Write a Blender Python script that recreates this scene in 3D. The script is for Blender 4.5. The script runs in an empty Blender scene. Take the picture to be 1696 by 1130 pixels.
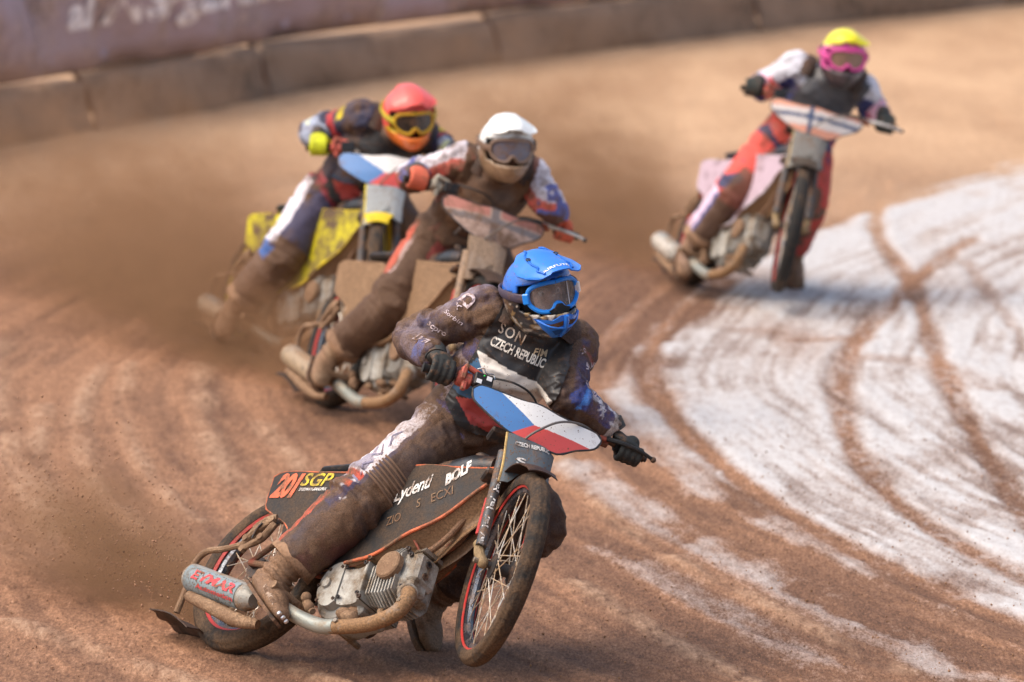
import bpy, bmesh, math, random
import numpy as np
from mathutils import Vector, Matrix
from mathutils.bvhtree import BVHTree

# ------------------------------------------------------------------ camera, sky, sun, exposure
scene = bpy.context.scene
col = scene.collection
rad = math.radians
CAM_H, PITCH, FPX = 3.9, 7.8199, 9160.0
cam_d = bpy.data.cameras.new('camera')
cam_d.sensor_width = 36.0
cam_d.lens = FPX / 1696.0 * 36.0
cam_d.clip_end = 3000.0
cam_d.clip_start = 0.5
cam_d.dof.use_dof = True
cam_d.dof.focus_distance = 19.95
cam_d.dof.aperture_fstop = 2.9
cam = bpy.data.objects.new('camera', cam_d)
cam.location = (0, 0, CAM_H)
cam.rotation_euler = (rad(90 - PITCH), 0, 0)
col.objects.link(cam)
scene.camera = cam

SUN_EL, SUN_AZ = 56.0, -108.0      # azimuth from +Y (away from camera) towards +X
world = bpy.data.worlds.new('World')
scene.world = world
world.use_nodes = True
wn = world.node_tree.nodes
wl = world.node_tree.links
sky = wn.new('ShaderNodeTexSky')
sky.sky_type = 'NISHITA'
sky.sun_disc = False
sky.sun_elevation = rad(SUN_EL)
sky.sun_rotation = rad(SUN_AZ)
sky.air_density = 1.0
sky.dust_density = 6.0
sky.ozone_density = 0.3
wn['Background'].inputs['Strength'].default_value = 0.15
wl.new(sky.outputs[0], wn['Background'].inputs['Color'])

sun_d = bpy.data.lights.new('sun', 'SUN')
sun_d.energy = 0.85
sun_d.angle = rad(75)
sun_d.color = (1.0, 0.96, 0.90)
sun = bpy.data.objects.new('sun', sun_d)
sd = Vector((math.sin(rad(SUN_AZ)) * math.cos(rad(SUN_EL)), math.cos(rad(SUN_AZ)) * math.cos(rad(SUN_EL)), math.sin(rad(SUN_EL))))
sun.rotation_euler = sd.to_track_quat('Z', 'Y').to_euler()
sun.location = sd * 60
col.objects.link(sun)

scene.view_settings.view_transform = 'Standard'
scene.view_settings.look = 'None'
scene.view_settings.gamma = 1.0
scene.view_settings.use_curve_mapping = False
scene.view_settings.exposure = 0.78
scene.render.engine = 'CYCLES'
scene.cycles.use_denoising = True
scene.cycles.max_bounces = 6
scene.cycles.transparent_max_bounces = 16
scene.cycles.volume_step_rate = 2.0
scene.cycles.volume_max_steps = 64

rng = np.random.default_rng(7)
random.seed(7)

# ------------------------------------------------------------------ numeric helpers
CP, SP_ = math.cos(rad(PITCH)), math.sin(rad(PITCH))


def ground_pt(px, py, z=0.0):
    """photo pixel -> point of the ground plane (used to survey tracks and fence)"""
    dx = (px - 848) / FPX
    du = (565 - py) / FPX
    d = np.array([dx, CP + du * SP_, -SP_ + du * CP])
    t = (z - CAM_H) / d[2]
    return np.array([0, 0, CAM_H]) + t * d


def sight(px, py):
    dx = (px - 848) / FPX
    du = (565 - py) / FPX
    d = np.array([dx, CP + du * SP_, -SP_ + du * CP])
    return np.array([0, 0, CAM_H]), d / np.linalg.norm(d)


def V(*a):
    return np.array(a, float)


def unit(v):
    v = np.asarray(v, float)
    n = np.linalg.norm(v)
    return v / n if n > 1e-12 else v


def smooth(a, b, x):
    t = np.clip((np.asarray(x, float) - a) / (b - a), 0, 1)
    return t * t * (3 - 2 * t)


def _hash(ix, iy, iz, seed):
    h = (ix.astype(np.int64) * 374761393 + iy.astype(np.int64) * 668265263 + iz.astype(np.int64) * 1274126177 + seed * 974711) & 0xFFFFFFFF
    h = ((h ^ (h >> 13)) * 1274126177) & 0xFFFFFFFF
    h = h ^ (h >> 16)
    return (h & 0xFFFFFF) / float(0xFFFFFF)


def vnoise(P, seed=0):
    P = np.asarray(P, float)
    i = np.floor(P).astype(np.int64)
    f = P - i
    f = f * f * (3 - 2 * f)
    out = 0
    for dx in (0, 1):
        for dy in (0, 1):
            for dz in (0, 1):
                w = (f[:, 0] if dx else 1 - f[:, 0]) * (f[:, 1] if dy else 1 - f[:, 1]) * (f[:, 2] if dz else 1 - f[:, 2])
                out = out + w * _hash(i[:, 0] + dx, i[:, 1] + dy, i[:, 2] + dz, seed)
    return out


def fbm(P, octaves=4, seed=0):
    P = np.asarray(P, float)
    s = 0
    a = 0.5
    tot = 0
    for k in range(octaves):
        s = s + a * vnoise(P * (2 ** k) + 17.3 * k, seed + k)
        tot += a
        a *= 0.5
    return s / tot


def catmull(pts, per=6):
    pts = [np.asarray(p, float) for p in pts]
    if len(pts) < 3:
        return np.array([pts[0] + (pts[-1] - pts[0]) * t for t in np.linspace(0, 1, per + 1)])
    P = [2 * pts[0] - pts[1]] + pts + [2 * pts[-1] - pts[-2]]
    out = []
    for i in range(1, len(P) - 2):
        for k in range(per):
            t = k / per
            out.append(0.5 * ((2 * P[i]) + (-P[i - 1] + P[i + 1]) * t + (2 * P[i - 1] - 5 * P[i] + 4 * P[i + 1] - P[i + 2]) * t * t + (-P[i - 1] + 3 * P[i] - 3 * P[i + 1] + P[i + 2]) * t ** 3))
    out.append(P[-2])
    return np.array(out)


# ------------------------------------------------------------------ mesh builder
class MB:
    def __init__(s):
        s.v = []
        s.f = []
        s.c = []

    def n(s):
        return len(s.v)

    def add(s, verts, faces):
        b = len(s.v)
        s.v += [tuple(map(float, p)) for p in verts]
        s.f += [tuple(i + b for i in f) for f in faces]
        return s

    def tube(s, path, r, n=10, per=5, cap=True, flat=None, curve=True):
        """tube along a path; r scalar or list per control point; flat=(dir, k) squashes the section along dir"""
        pts = [np.asarray(p, float) for p in path]
        rr = np.full(len(pts), r, float) if np.isscalar(r) else np.asarray(r, float)
        if curve and len(pts) > 2:
            Q = catmull(pts, per)
            R = np.interp(np.linspace(0, len(pts) - 1, len(Q)), np.arange(len(pts)), rr)
        else:
            Q = np.array(pts)
            R = rr
        T = np.gradient(Q, axis=0)
        T = T / np.maximum(np.linalg.norm(T, axis=1)[:, None], 1e-9)
        ref = V(0, 0, 1) if abs(T[0][2]) < 0.9 else V(1, 0, 0)
        u = unit(np.cross(T[0], ref))
        rings = []
        a = np.linspace(0, 2 * np.pi, n, endpoint=False)
        for i in range(len(Q)):
            u = unit(u - T[i] * (u @ T[i]))
            w = np.cross(T[i], u)
            ring = R[i] * (np.cos(a)[:, None] * u + np.sin(a)[:, None] * w)
            if flat is not None:
                d = unit(flat[0])
                ring = ring - (ring @ d)[:, None] * d * (1 - flat[1])
            rings.append(Q[i] + ring)
        vs = np.concatenate(rings)
        fs = []
        for i in range(len(Q) - 1):
            for j in range(n):
                k = (j + 1) % n
                fs.append((i * n + j, i * n + k, (i + 1) * n + k, (i + 1) * n + j))
        if cap:
            fs.append(tuple(range(n - 1, -1, -1)))
            fs.append(tuple((len(Q) - 1) * n + j for j in range(n)))
        return s.add(vs, fs)

    def loft(s, secs, n=20, cap=True):
        """secs: list of (centre, axis_a, axis_b) -> elliptical sections"""
        a = np.linspace(0, 2 * np.pi, n, endpoint=False)
        vs = []
        for c, A, B in secs:
            vs.append(np.asarray(c) + np.cos(a)[:, None] * np.asarray(A) + np.sin(a)[:, None] * np.asarray(B))
        vs = np.concatenate(vs)
        fs = []
        m = len(secs)
        for i in range(m - 1):
            for j in range(n):
                k = (j + 1) % n
                fs.append((i * n + j, i * n + k, (i + 1) * n + k, (i + 1) * n + j))
        if cap:
            fs.append(tuple(range(n - 1, -1, -1)))
            fs.append(tuple((m - 1) * n + j for j in range(n)))
        return s.add(vs, fs)

    def ball(s, c, r, n=14, m=9, R=None):
        r = np.full(3, r, float) if np.isscalar(r) else np.asarray(r, float)
        vs = []
        for i in range(1, m):
            t = math.pi * i / m
            for j in range(n):
                p = 2 * math.pi * j / n
                vs.append((math.sin(t) * math.cos(p), math.sin(t) * math.sin(p), math.cos(t)))
        vs += [(0, 0, 1), (0, 0, -1)]
        vs = np.array(vs) * r
        if R is not None:
            vs = vs @ np.asarray(R).T
        vs = vs + np.asarray(c)
        fs = []
        for i in range(m - 2):
            for j in range(n):
                k = (j + 1) % n
                fs.append((i * n + j, (i + 1) * n + j, (i + 1) * n + k, i * n + k))
        T, B = (m - 1) * n, (m - 1) * n + 1
        for j in range(n):
            k = (j + 1) % n
            fs.append((T, j, k))
            fs.append((B, (m - 2) * n + k, (m - 2) * n + j))
        return s.add(vs, fs)

    def lathe(s, prof, o, ax, n=48, closed=False):
        """prof: (radius, height) list round axis ax through o"""
        ax = unit(ax)
        ref = V(0, 0, 1) if abs(ax[2]) < 0.9 else V(1, 0, 0)
        u = unit(np.cross(ax, ref))
        w = np.cross(ax, u)
        a = np.linspace(0, 2 * np.pi, n, endpoint=False)
        vs = []
        for r, h in prof:
            vs.append(np.asarray(o) + ax * h + r * (np.cos(a)[:, None] * u + np.sin(a)[:, None] * w))
        vs = np.concatenate(vs)
        fs = []
        m = len(prof)
        for i in range(m if closed else m - 1):
            i2 = (i + 1) % m
            for j in range(n):
                k = (j + 1) % n
                fs.append((i * n + j, i * n + k, i2 * n + k, i2 * n + j))
        if not closed:
            if prof[0][0] > 1e-5:
                fs.append(tuple(range(n - 1, -1, -1)))
            if prof[-1][0] > 1e-5:
                fs.append(tuple((m - 1) * n + j for j in range(n)))
        return s.add(vs, fs)

    def hull(s, pts):
        bm = bmesh.new()
        for p in pts:
            bm.verts.new(p)
        bmesh.ops.convex_hull(bm, input=bm.verts[:])
        bmesh.ops.delete(bm, geom=[v for v in bm.verts if not v.link_faces], context='VERTS')
        bm.verts.index_update()
        s.add([v.co[:] for v in bm.verts], [[v.index for v in f.verts] for f in bm.faces])
        bm.free()
        return s

    def rbox(s, c, size, R=None, ch=0.004):
        h = np.asarray(size, float) / 2
        ch = min(ch, h.min() * 0.6)
        pts = []
        for sx in (-1, 1):
            for sy in (-1, 1):
                for sz in (-1, 1):
                    for k in range(3):
                        q = h.copy()
                        q -= ch
                        q[k] += ch
                        pts.append(q * (sx, sy, sz))
        pts = np.array(pts)
        if R is not None:
            pts = pts @ np.asarray(R).T
        return s.hull(pts + np.asarray(c))

    def prism(s, poly, fmap, th, sub=0):
        """poly: 2-D outline, fmap(u,v,w) -> 3-D with w the thickness coordinate"""
        bm = bmesh.new()
        vs = [bm.verts.new((p[0], p[1], 0)) for p in poly]
        f = bm.faces.new(vs)
        if sub:
            bmesh.ops.triangulate(bm, faces=[f], quad_method='BEAUTY', ngon_method='BEAUTY')
            for _ in range(sub):
                bmesh.ops.subdivide_edges(bm, edges=bm.edges[:], cuts=1, use_grid_fill=True)
        ex = bmesh.ops.extrude_face_region(bm, geom=bm.faces[:])
        for e in ex['geom']:
            if isinstance(e, bmesh.types.BMVert):
                e.co.z = th
        bm.verts.index_update()
        s.add([fmap(*v.co[:]) for v in bm.verts], [[v.index for v in f.verts] for f in bm.faces])
        bm.free()
        return s

    def sheet(s, G, th=None, nrm=None):
        """G: (rows, cols, 3) grid; th + nrm grid give it thickness"""
        G = np.asarray(G, float)
        m, n = G.shape[:2]
        fs = [(i * n + j, i * n + j + 1, (i + 1) * n + j + 1, (i + 1) * n + j) for i in range(m - 1) for j in range(n - 1)]
        if th is None:
            return s.add(G.reshape(-1, 3), fs)
        if nrm is None:
            du = np.gradient(G, axis=0)
            dv = np.gradient(G, axis=1)
            nrm = np.cross(du, dv)
            nrm /= np.maximum(np.linalg.norm(nrm, axis=2)[..., None], 1e-9)
        H = G + nrm * th
        k = m * n
        fs2 = [tuple(i + k for i in f[::-1]) for f in fs]
        rim = [(0, j) for j in range(n)] + [(i, n - 1) for i in range(1, m)] + [(m - 1, j) for j in range(n - 2, -1, -1)] + [(i, 0) for i in range(m - 2, 0, -1)]
        ids = [i * n + j for i, j in rim]
        side = [(ids[q], ids[(q + 1) % len(ids)], ids[(q + 1) % len(ids)] + k, ids[q] + k) for q in range(len(ids))]
        return s.add(np.concatenate([G.reshape(-1, 3), H.reshape(-1, 3)]), fs + fs2 + side)

    def xf(s, fn):
        if s.v:
            s.v = [tuple(p) for p in fn(np.array(s.v))]
        return s

    def mesh(s, name):
        me = bpy.data.meshes.new(name)
        me.from_pydata(s.v, [], s.f)
        me.update()
        return me

    def build(s, name, mt, parent=None, angle=35, fix=True):
        me = s.mesh(name)
        if fix:
            bm = bmesh.new()
            bm.from_mesh(me)
            bmesh.ops.recalc_face_normals(bm, faces=bm.faces[:])
            bm.to_mesh(me)
            bm.free()
        return finish(name, me, mt, parent, angle)


def finish(name, me, mt, parent=None, angle=35):
    if angle:
        me.shade_smooth()
        if angle < 179:
            me.set_sharp_from_angle(angle=rad(angle))
    if mt is not None:
        me.materials.append(mt)
    o = bpy.data.objects.new(name, me)
    col.objects.link(o)
    if parent is not None:
        o.parent = parent
    return o


def empty(name, M):
    o = bpy.data.objects.new(name, None)
    o.empty_display_size = 0.2
    col.objects.link(o)
    o.matrix_world = M
    return o


def tag(o, label, cat, group=None, kind=None):
    o['label'] = label
    o['category'] = cat
    if group:
        o['group'] = group
    if kind:
        o['kind'] = kind
    return o


# ------------------------------------------------------------------ materials
def mud_mat(name, color, rough=0.5, metal=0.0, mud=0.35, mudcol=(0.15, 0.082, 0.046), scale=9.0, bump=0.25, coat=0.0, attr=None, speck=0.0, fine=140.0, var=0.0, spec=0.3, wrinkle=0.0):
    """paint / metal / cloth with dried mud over part of it: noise decides where the mud sticks"""
    m = bpy.data.materials.new(name)
    m.use_nodes = True
    nt = m.node_tree
    N, L = nt.nodes, nt.links
    b = N['Principled BSDF']
    tc = N.new('ShaderNodeTexCoord')
    n1 = N.new('ShaderNodeTexNoise')
    n1.inputs['Scale'].default_value = scale
    n1.inputs['Detail'].default_value = 9
    n1.inputs['Roughness'].default_value = 0.68
    L.new(tc.outputs['Object'], n1.inputs['Vector'])
    n2 = N.new('ShaderNodeTexNoise')
    n2.inputs['Scale'].default_value = fine
    n2.inputs['Detail'].default_value = 4
    L.new(tc.outputs['Object'], n2.inputs['Vector'])
    r1 = N.new('ShaderNodeMapRange')
    lo = 0.72 - 0.45 * mud
    r1.inputs['From Min'].default_value = lo - 0.07
    r1.inputs['From Max'].default_value = lo + 0.10
    L.new(n1.outputs['Fac'], r1.inputs['Value'])
    # base colour
    if attr:
        at = N.new('ShaderNodeAttribute')
        at.attribute_name = attr
        basec = at.outputs['Color']
    else:
        rgb = N.new('ShaderNodeRGB')
        rgb.outputs[0].default_value = (*color, 1)
        basec = rgb.outputs[0]
    if var:
        hv = N.new('ShaderNodeHueSaturation')
        rv = N.new('ShaderNodeMapRange')
        rv.inputs['To Min'].default_value = 1 - var
        rv.inputs['To Max'].default_value = 1 + var
        rv.inputs['From Min'].default_value = 0.3
        rv.inputs['From Max'].default_value = 0.7
        L.new(n2.outputs['Fac'], rv.inputs['Value'])
        L.new(rv.outputs[0], hv.inputs['Value'])
        L.new(basec, hv.inputs['Color'])
        basec = hv.outputs[0]
    # mud tone varies
    mr = N.new('ShaderNodeValToRGB')
    e = mr.color_ramp.elements
    e[0].position, e[1].position = 0.32, 0.70
    e[0].color = (*[c * 0.62 for c in mudcol], 1)
    e[1].color = (*[c * 1.45 for c in mudcol], 1)
    L.new(n2.outputs['Fac'], mr.inputs['Fac'])
    mix = N.new('ShaderNodeMix')
    mix.data_type = 'RGBA'
    fac = r1.outputs[0]
    if speck:
        n3 = N.new('ShaderNodeTexNoise')
        n3.inputs['Scale'].default_value = fine * 0.8
        n3.inputs['Detail'].default_value = 2
        L.new(tc.outputs['Object'], n3.inputs['Vector'])
        r3 = N.new('ShaderNodeMapRange')
        r3.inputs['From Min'].default_value = 0.74 - 0.22 * speck
        r3.inputs['From Max'].default_value = 0.78 - 0.20 * speck
        L.new(n3.outputs['Fac'], r3.inputs['Value'])
        mx = N.new('ShaderNodeMath')
        mx.operation = 'MAXIMUM'
        L.new(r1.outputs[0], mx.inputs[0])
        L.new(r3.outputs[0], mx.inputs[1])
        fac = mx.outputs[0]
    L.new(fac, mix.inputs[0])
    L.new(basec, mix.inputs[6])
    L.new(mr.outputs[0], mix.inputs[7])
    L.new(mix.outputs[2], b.inputs['Base Color'])
    rr = N.new('ShaderNodeMapRange')
    rr.inputs['To Min'].default_value = rough
    rr.inputs['To Max'].default_value = max(rough, 0.72)
    L.new(fac, rr.inputs['Value'])
    L.new(rr.outputs[0], b.inputs['Roughness'])
    if metal:
        rm = N.new('ShaderNodeMapRange')
        rm.inputs['To Min'].default_value = metal
        rm.inputs['To Max'].default_value = 0.0
        L.new(fac, rm.inputs['Value'])
        L.new(rm.outputs[0], b.inputs['Metallic'])
    b.inputs['Specular IOR Level'].default_value = spec
    b.inputs['Coat Weight'].default_value = coat
    b.inputs['Coat Roughness'].default_value = 0.15
    if bump:
        ad = N.new('ShaderNodeMath')
        ad.operation = 'MULTIPLY_ADD'
        ad.inputs[1].default_value = 1.6
        L.new(fac, ad.inputs[0])
        L.new(n2.outputs['Fac'], ad.inputs[2])
        bp = N.new('ShaderNodeBump')
        bp.inputs['Strength'].default_value = bump
        bp.inputs['Distance'].default_value = 0.004
        L.new(ad.outputs[0], bp.inputs['Height'])
        L.new(bp.outputs[0], b.inputs['Normal'])
        if wrinkle:
            nw = N.new('ShaderNodeTexNoise')
            nw.inputs['Scale'].default_value = 8.0
            nw.inputs['Detail'].default_value = 3
            nw.inputs['Roughness'].default_value = 0.55
            nw.inputs['Distortion'].default_value = 0.25
            L.new(tc.outputs['Object'], nw.inputs['Vector'])
            s1 = N.new('ShaderNodeMath')
            s1.operation = 'SUBTRACT'
            s1.inputs[1].default_value = 0.5
            L.new(nw.outputs['Fac'], s1.inputs[0])
            s2 = N.new('ShaderNodeMath')
            s2.operation = 'ABSOLUTE'
            L.new(s1.outputs[0], s2.inputs[0])
            s3 = N.new('ShaderNodeMath')
            s3.operation = 'POWER'
            s3.inputs[1].default_value = 0.8
            L.new(s2.outputs[0], s3.inputs[0])
            bw = N.new('ShaderNodeBump')
            bw.inputs['Strength'].default_value = wrinkle
            bw.inputs['Distance'].default_value = 0.03
            L.new(s3.outputs[0], bw.inputs['Height'])
            L.new(bw.outputs[0], bp.inputs['Normal'])
    return m


_mats = {}


def M(key, *a, **k):
    if key not in _mats:
        _mats[key] = mud_mat(key, *a, **k)
    return _mats[key]


def lin(r, g, b):
    f = lambda c: (c / 255 / 12.92) if c / 255 <= 0.04045 else ((c / 255 + 0.055) / 1.055) ** 2.4
    return (f(r), f(g), f(b))


MUD = (0.15, 0.082, 0.046)


def lens_mat():
    m = bpy.data.materials.new('goggle_lens')
    m.use_nodes = True
    N, L = m.node_tree.nodes, m.node_tree.links
    for n in list(N):
        if n.type == 'BSDF_PRINCIPLED':
            N.remove(n)
    tr = N.new('ShaderNodeBsdfTransparent')
    tr.inputs[0].default_value = (0.86, 0.86, 0.88, 1)
    df = N.new('ShaderNodeBsdfDiffuse')
    df.inputs[0].default_value = (0.42, 0.37, 0.34, 1)
    gl = N.new('ShaderNodeBsdfGlossy')
    gl.inputs['Roughness'].default_value = 0.08
    tc = N.new('ShaderNodeTexCoord')
    nz = N.new('ShaderNodeTexNoise')
    nz.inputs['Scale'].default_value = 40
    nz.inputs['Detail'].default_value = 6
    L.new(tc.outputs['Object'], nz.inputs['Vector'])
    mr = N.new('ShaderNodeMapRange')
    mr.inputs['From Min'].default_value = 0.3
    mr.inputs['From Max'].default_value = 0.75
    mr.inputs['To Min'].default_value = 0.22
    mr.inputs['To Max'].default_value = 0.58
    L.new(nz.outputs['Fac'], mr.inputs['Value'])
    m1 = N.new('ShaderNodeMixShader')
    L.new(mr.outputs[0], m1.inputs[0])
    L.new(tr.outputs[0], m1.inputs[1])
    L.new(df.outputs[0], m1.inputs[2])
    fr = N.new('ShaderNodeFresnel')
    fr.inputs[0].default_value = 1.5
    m2 = N.new('ShaderNodeMixShader')
    L.new(fr.outputs[0], m2.inputs[0])
    L.new(m1.outputs[0], m2.inputs[1])
    L.new(gl.outputs[0], m2.inputs[2])
    L.new(m2.outputs[0], N['Material Output'].inputs['Surface'])
    return m


LENS = lens_mat()

# ------------------------------------------------------------------ lettering
_txt = {}


def text_geo(s, shear=0.0, bold=0.0, spacing=1.0):
    k = (s, shear, bold, spacing)
    if k not in _txt:
        cu = bpy.data.curves.new('text', 'FONT')
        cu.body = s
        cu.shear = shear
        cu.offset = bold
        cu.space_character = spacing
        cu.resolution_u = 3
        o = bpy.data.objects.new('text', cu)
        col.objects.link(o)
        dg = bpy.context.evaluated_depsgraph_get()
        me = o.evaluated_get(dg).to_mesh()
        v = np.array([x.co[:2] for x in me.vertices])
        f = [list(p.vertices) for p in me.polygons]
        o.evaluated_get(dg).to_mesh_clear()
        bpy.data.objects.remove(o)
        bpy.data.curves.remove(cu)
        v = v - v.min(0)
        _txt[k] = (v / v[:, 1].max(), f)
    return _txt[k]


def lettering(s, tree, A, B, h, n, mt, parent, shear=0.0, bold=0.0, spacing=1.0, off=0.0025, name='lettering', reach=0.12):
    """letters laid on a surface: baseline A-B, letter height h (m), n = outward direction of that surface"""
    v, f = text_geo(s, shear, bold, spacing)
    A, B, n = np.asarray(A, float), np.asarray(B, float), unit(n)
    x = B - A
    w = np.linalg.norm(x)
    x = x / w
    y = np.cross(n, x)
    sx = w / v[:, 0].max()
    P = A + v[:, :1] * sx * x + v[:, 1:] * h * y
    out = []
    for p in P:
        hit = tree.ray_cast(Vector(p + n * reach), Vector(-n), reach * 2.2) if tree is not None else (None,)
        out.append(np.array(hit[0]) + n * off if hit[0] is not None else p + n * off)
    mb = MB()
    mb.add(out, f)
    return mb.build(name, mt, parent, angle=0, fix=False)


def tree_of(o):
    me = o.data
    return BVHTree.FromPolygons([v.co[:] for v in me.vertices], [list(p.vertices) for p in me.polygons])


def hit_px(tree, px, py, Minv):
    """where the line of sight through a photo pixel meets a part (local coordinates of its thing)"""
    o, d = sight(px, py)
    o2 = Minv @ Vector(o)
    d2 = (Minv.to_3x3() @ Vector(d)).normalized()
    h = tree.ray_cast(o2, d2, 100)
    return (np.array(h[0]), np.array(h[1])) if h[0] is not None else (None, None)


def flat_mat(name, c, rough=0.6, mud=0.25, speck=0.35, scale=26.0):
    mud += 0.22
    return M(name, c, rough=rough, mud=mud, speck=speck, scale=scale, bump=0.0)

# ------------------------------------------------------------------ track
def poly_dist(P, line):
    """distance from points (n,2) to a polyline"""
    d = np.full(len(P), 1e9)
    for a, b in zip(line[:-1], line[1:]):
        ab = b - a
        t = np.clip(((P - a) @ ab) / max(ab @ ab, 1e-12), 0, 1)
        q = a + t[:, None] * ab
        d = np.minimum(d, np.hypot(P[:, 0] - q[:, 0], P[:, 1] - q[:, 1]))
    return d


def survey(pix, per=6):
    L = np.array([ground_pt(*p)[:2] for p in pix])
    return catmull([V(x, y, 0) for x, y in L], per)[:, :2]


def in_poly(P, poly):
    r = np.zeros(len(P), bool)
    j = len(poly) - 1
    for i in range(len(poly)):
        xi, yi = poly[i]
        xj, yj = poly[j]
        c = ((yi > P[:, 1]) != (yj > P[:, 1])) & (P[:, 0] < (xj - xi) * (P[:, 1] - yi) / (yj - yi + 1e-12) + xi)
        r ^= c
        j = i
    return r


def axis_steps(segs, lo, hi):
    a = [segs[0][0]]
    for s0, s1, d in segs:
        a += list(np.linspace(s0, s1, max(2, int(round((s1 - s0) / d)) + 1))[1:])
    a = np.array(a)
    out_hi, out_lo = [], []
    x, d = a[-1], 0.3
    while x < hi:
        x += d
        d *= 1.35
        out_hi.append(x)
    x, d = a[0], 0.3
    while x > lo:
        x -= d
        d *= 1.35
        out_lo.append(x)
    return np.array(out_lo[::-1] + list(a) + out_hi)


def build_track():
    xs = axis_steps([(-4.6, -2.4, 0.03), (-2.4, 2.6, 0.018), (2.6, 6.0, 0.03)], -400, 400)
    ys = axis_steps([(17.4, 23.5, 0.028), (23.5, 31, 0.05), (31, 56, 0.12)], -60, 700)
    X, Y = np.meshgrid(xs, ys)
    P = np.stack([X.ravel(), Y.ravel()], 1)
    P3 = np.column_stack([P, np.zeros(len(P))])
    # the pale inner lane: chalky soil with a wet sheen painted into its colour
    edge = [(1770, 262), (1560, 303), (1450, 340), (1330, 385), (1190, 440), (1110, 492), (1045, 560), (1008, 625), (1060, 690), (1135, 752), (1250, 835), (1400, 905), (1550, 985), (1800, 1075)]
    pl = survey(edge)
    region = np.vstack([pl, [[9, pl[-1][1]], [40, 18], [60, 40], [30, pl[0][1]]]])
    d_edge = poly_dist(P, pl)
    inside = in_poly(P, region)
    sd_ = np.where(inside, d_edge, -d_edge)
    n_big = fbm(P3 * (1.3, 0.55, 1), 4, 3)
    n_mid = fbm(P3 * (6, 2.2, 1), 4, 5)
    # streaks drawn along the riding direction (they bend with the lane edge)
    n_str = fbm(np.column_stack([d_edge * 9, P[:, 1] * 0.5, 0 * d_edge]), 4, 9)
    n_fine = fbm(P3 * (38, 15, 1), 3, 11)
    n_lin = fbm(np.column_stack([d_edge * 30 + 1.5 * n_mid, P[:, 1] * 0.9, 0 * d_edge]), 3, 15)
    pale = smooth(-0.22, 0.32, sd_ + 0.40 * (n_mid - 0.5) + 0.5 * (n_str - 0.5)) * (0.30 + 0.70 * smooth(0.30, 0.60, 0.40 * n_str + 0.25 * n_mid + 0.35 * n_lin + 0.5 * (n_big - 0.5)))
    # a second, thinner whitish streaking outside the edge
    for pix, w, k in [([(955, 770), (1100, 865), (1300, 965), (1550, 1092), (1660, 1150)], 0.20, 0.50),
                      ([(1000, 905), (1120, 965), (1330, 1080), (1400, 1130)], 0.16, 0.32),
                      ([(1040, 500), (1000, 570), (985, 640), (1030, 710), (1100, 770)], 0.05, 0.35)]:
        d = poly_dist(P, survey(pix))
        pale = np.maximum(pale, k * smooth(w, 0.2 * w, d) * smooth(0.35, 0.62, 0.5 * n_mid + 0.5 * n_str))
    far_fade = smooth(60, 30, Y.ravel()) * 0.1 + 0.9
    pale = pale * far_fade
    # tyre tracks pressed through the pale lane
    rut = np.zeros(len(P))
    berm = np.zeros(len(P))
    tracks = [([(1200, 462), (1110, 535), (1072, 605), (1112, 685), (1205, 775), (1320, 853), (1450, 925), (1600, 995), (1760, 1060)], 0.075, 0.95),
              ([(1120, 468), (1040, 545), (985, 640)], 0.12, 0.8),
              ([(1462, 300), (1452, 380), (1492, 440), (1520, 490), (1545, 570), (1592, 672), (1652, 775), (1740, 900)], 0.060, 0.85),
              ([(1608, 392), (1530, 450), (1480, 500), (1422, 558), (1396, 625), (1405, 722), (1470, 812), (1565, 885), (1740, 975)], 0.068, 0.85),
              ([(1600, 430), (1650, 500), (1720, 590)], 0.05, 0.5),
              ([(1340, 372), (1420, 345), (1520, 318)], 0.16, 0.6),
              ([(1250, 545), (1330, 560), (1420, 558)], 0.12, 0.5),
              ([(1440, 590), (1530, 600), (1640, 640)], 0.14, 0.45)]
    for pix, w, k in tracks:
        d = poly_dist(P, survey(pix))
        prof = smooth(w * 1.5, w * 0.35, d + 0.08 * (n_mid - 0.5) + 0.05 * (n_fine - 0.5)) * (0.55 + 0.6 * smooth(0.3, 0.62, 0.5 * n_mid + 0.5 * n_fine))
        prof = np.minimum(prof, 1)
        berm = np.maximum(berm, smooth(w * 1.1, w * 1.5, d) * smooth(w * 2.4, w * 1.6, d))
        pale = pale * (1 - k * prof)
        rut = np.maximum(rut, k * prof)
    # broad brown patches over the pale lane, some of them shadows painted in
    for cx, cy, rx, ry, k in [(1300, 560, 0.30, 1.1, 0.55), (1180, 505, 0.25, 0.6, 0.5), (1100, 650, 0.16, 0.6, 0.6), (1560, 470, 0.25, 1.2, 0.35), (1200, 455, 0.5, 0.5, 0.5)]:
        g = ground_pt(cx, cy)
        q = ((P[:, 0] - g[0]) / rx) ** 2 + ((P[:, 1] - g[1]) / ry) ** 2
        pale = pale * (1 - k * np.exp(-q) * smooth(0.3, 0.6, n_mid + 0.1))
    # faint lighter ridges on the left, thrown up by earlier laps
    ridge = np.zeros(len(P))
    for pix, w in [([(165, 600), (132, 690), (150, 790), (215, 860), (300, 930), (420, 985)], 0.05), ([(215, 600), (205, 700), (260, 800), (330, 860)], 0.04),
                   ([(335, 600), (345, 720), (400, 810), (500, 900)], 0.06), ([(70, 670), (62, 760), (90, 830), (150, 900)], 0.05),
                   ([(250, 1000), (420, 1085), (600, 1140)], 0.05), ([(20, 1030), (200, 1090), (330, 1135)], 0.07), ([(950, 960), (1100, 1050), (1250, 1130)], 0.05),
                   ([(430, 700), (520, 790), (560, 830)], 0.05), ([(0, 560), (10, 720), (90, 900)], 0.06), ([(900, 700), (960, 800), (1080, 900), (1250, 990), (1500, 1110)], 0.05)]:
        d = poly_dist(P, survey(pix))
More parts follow.
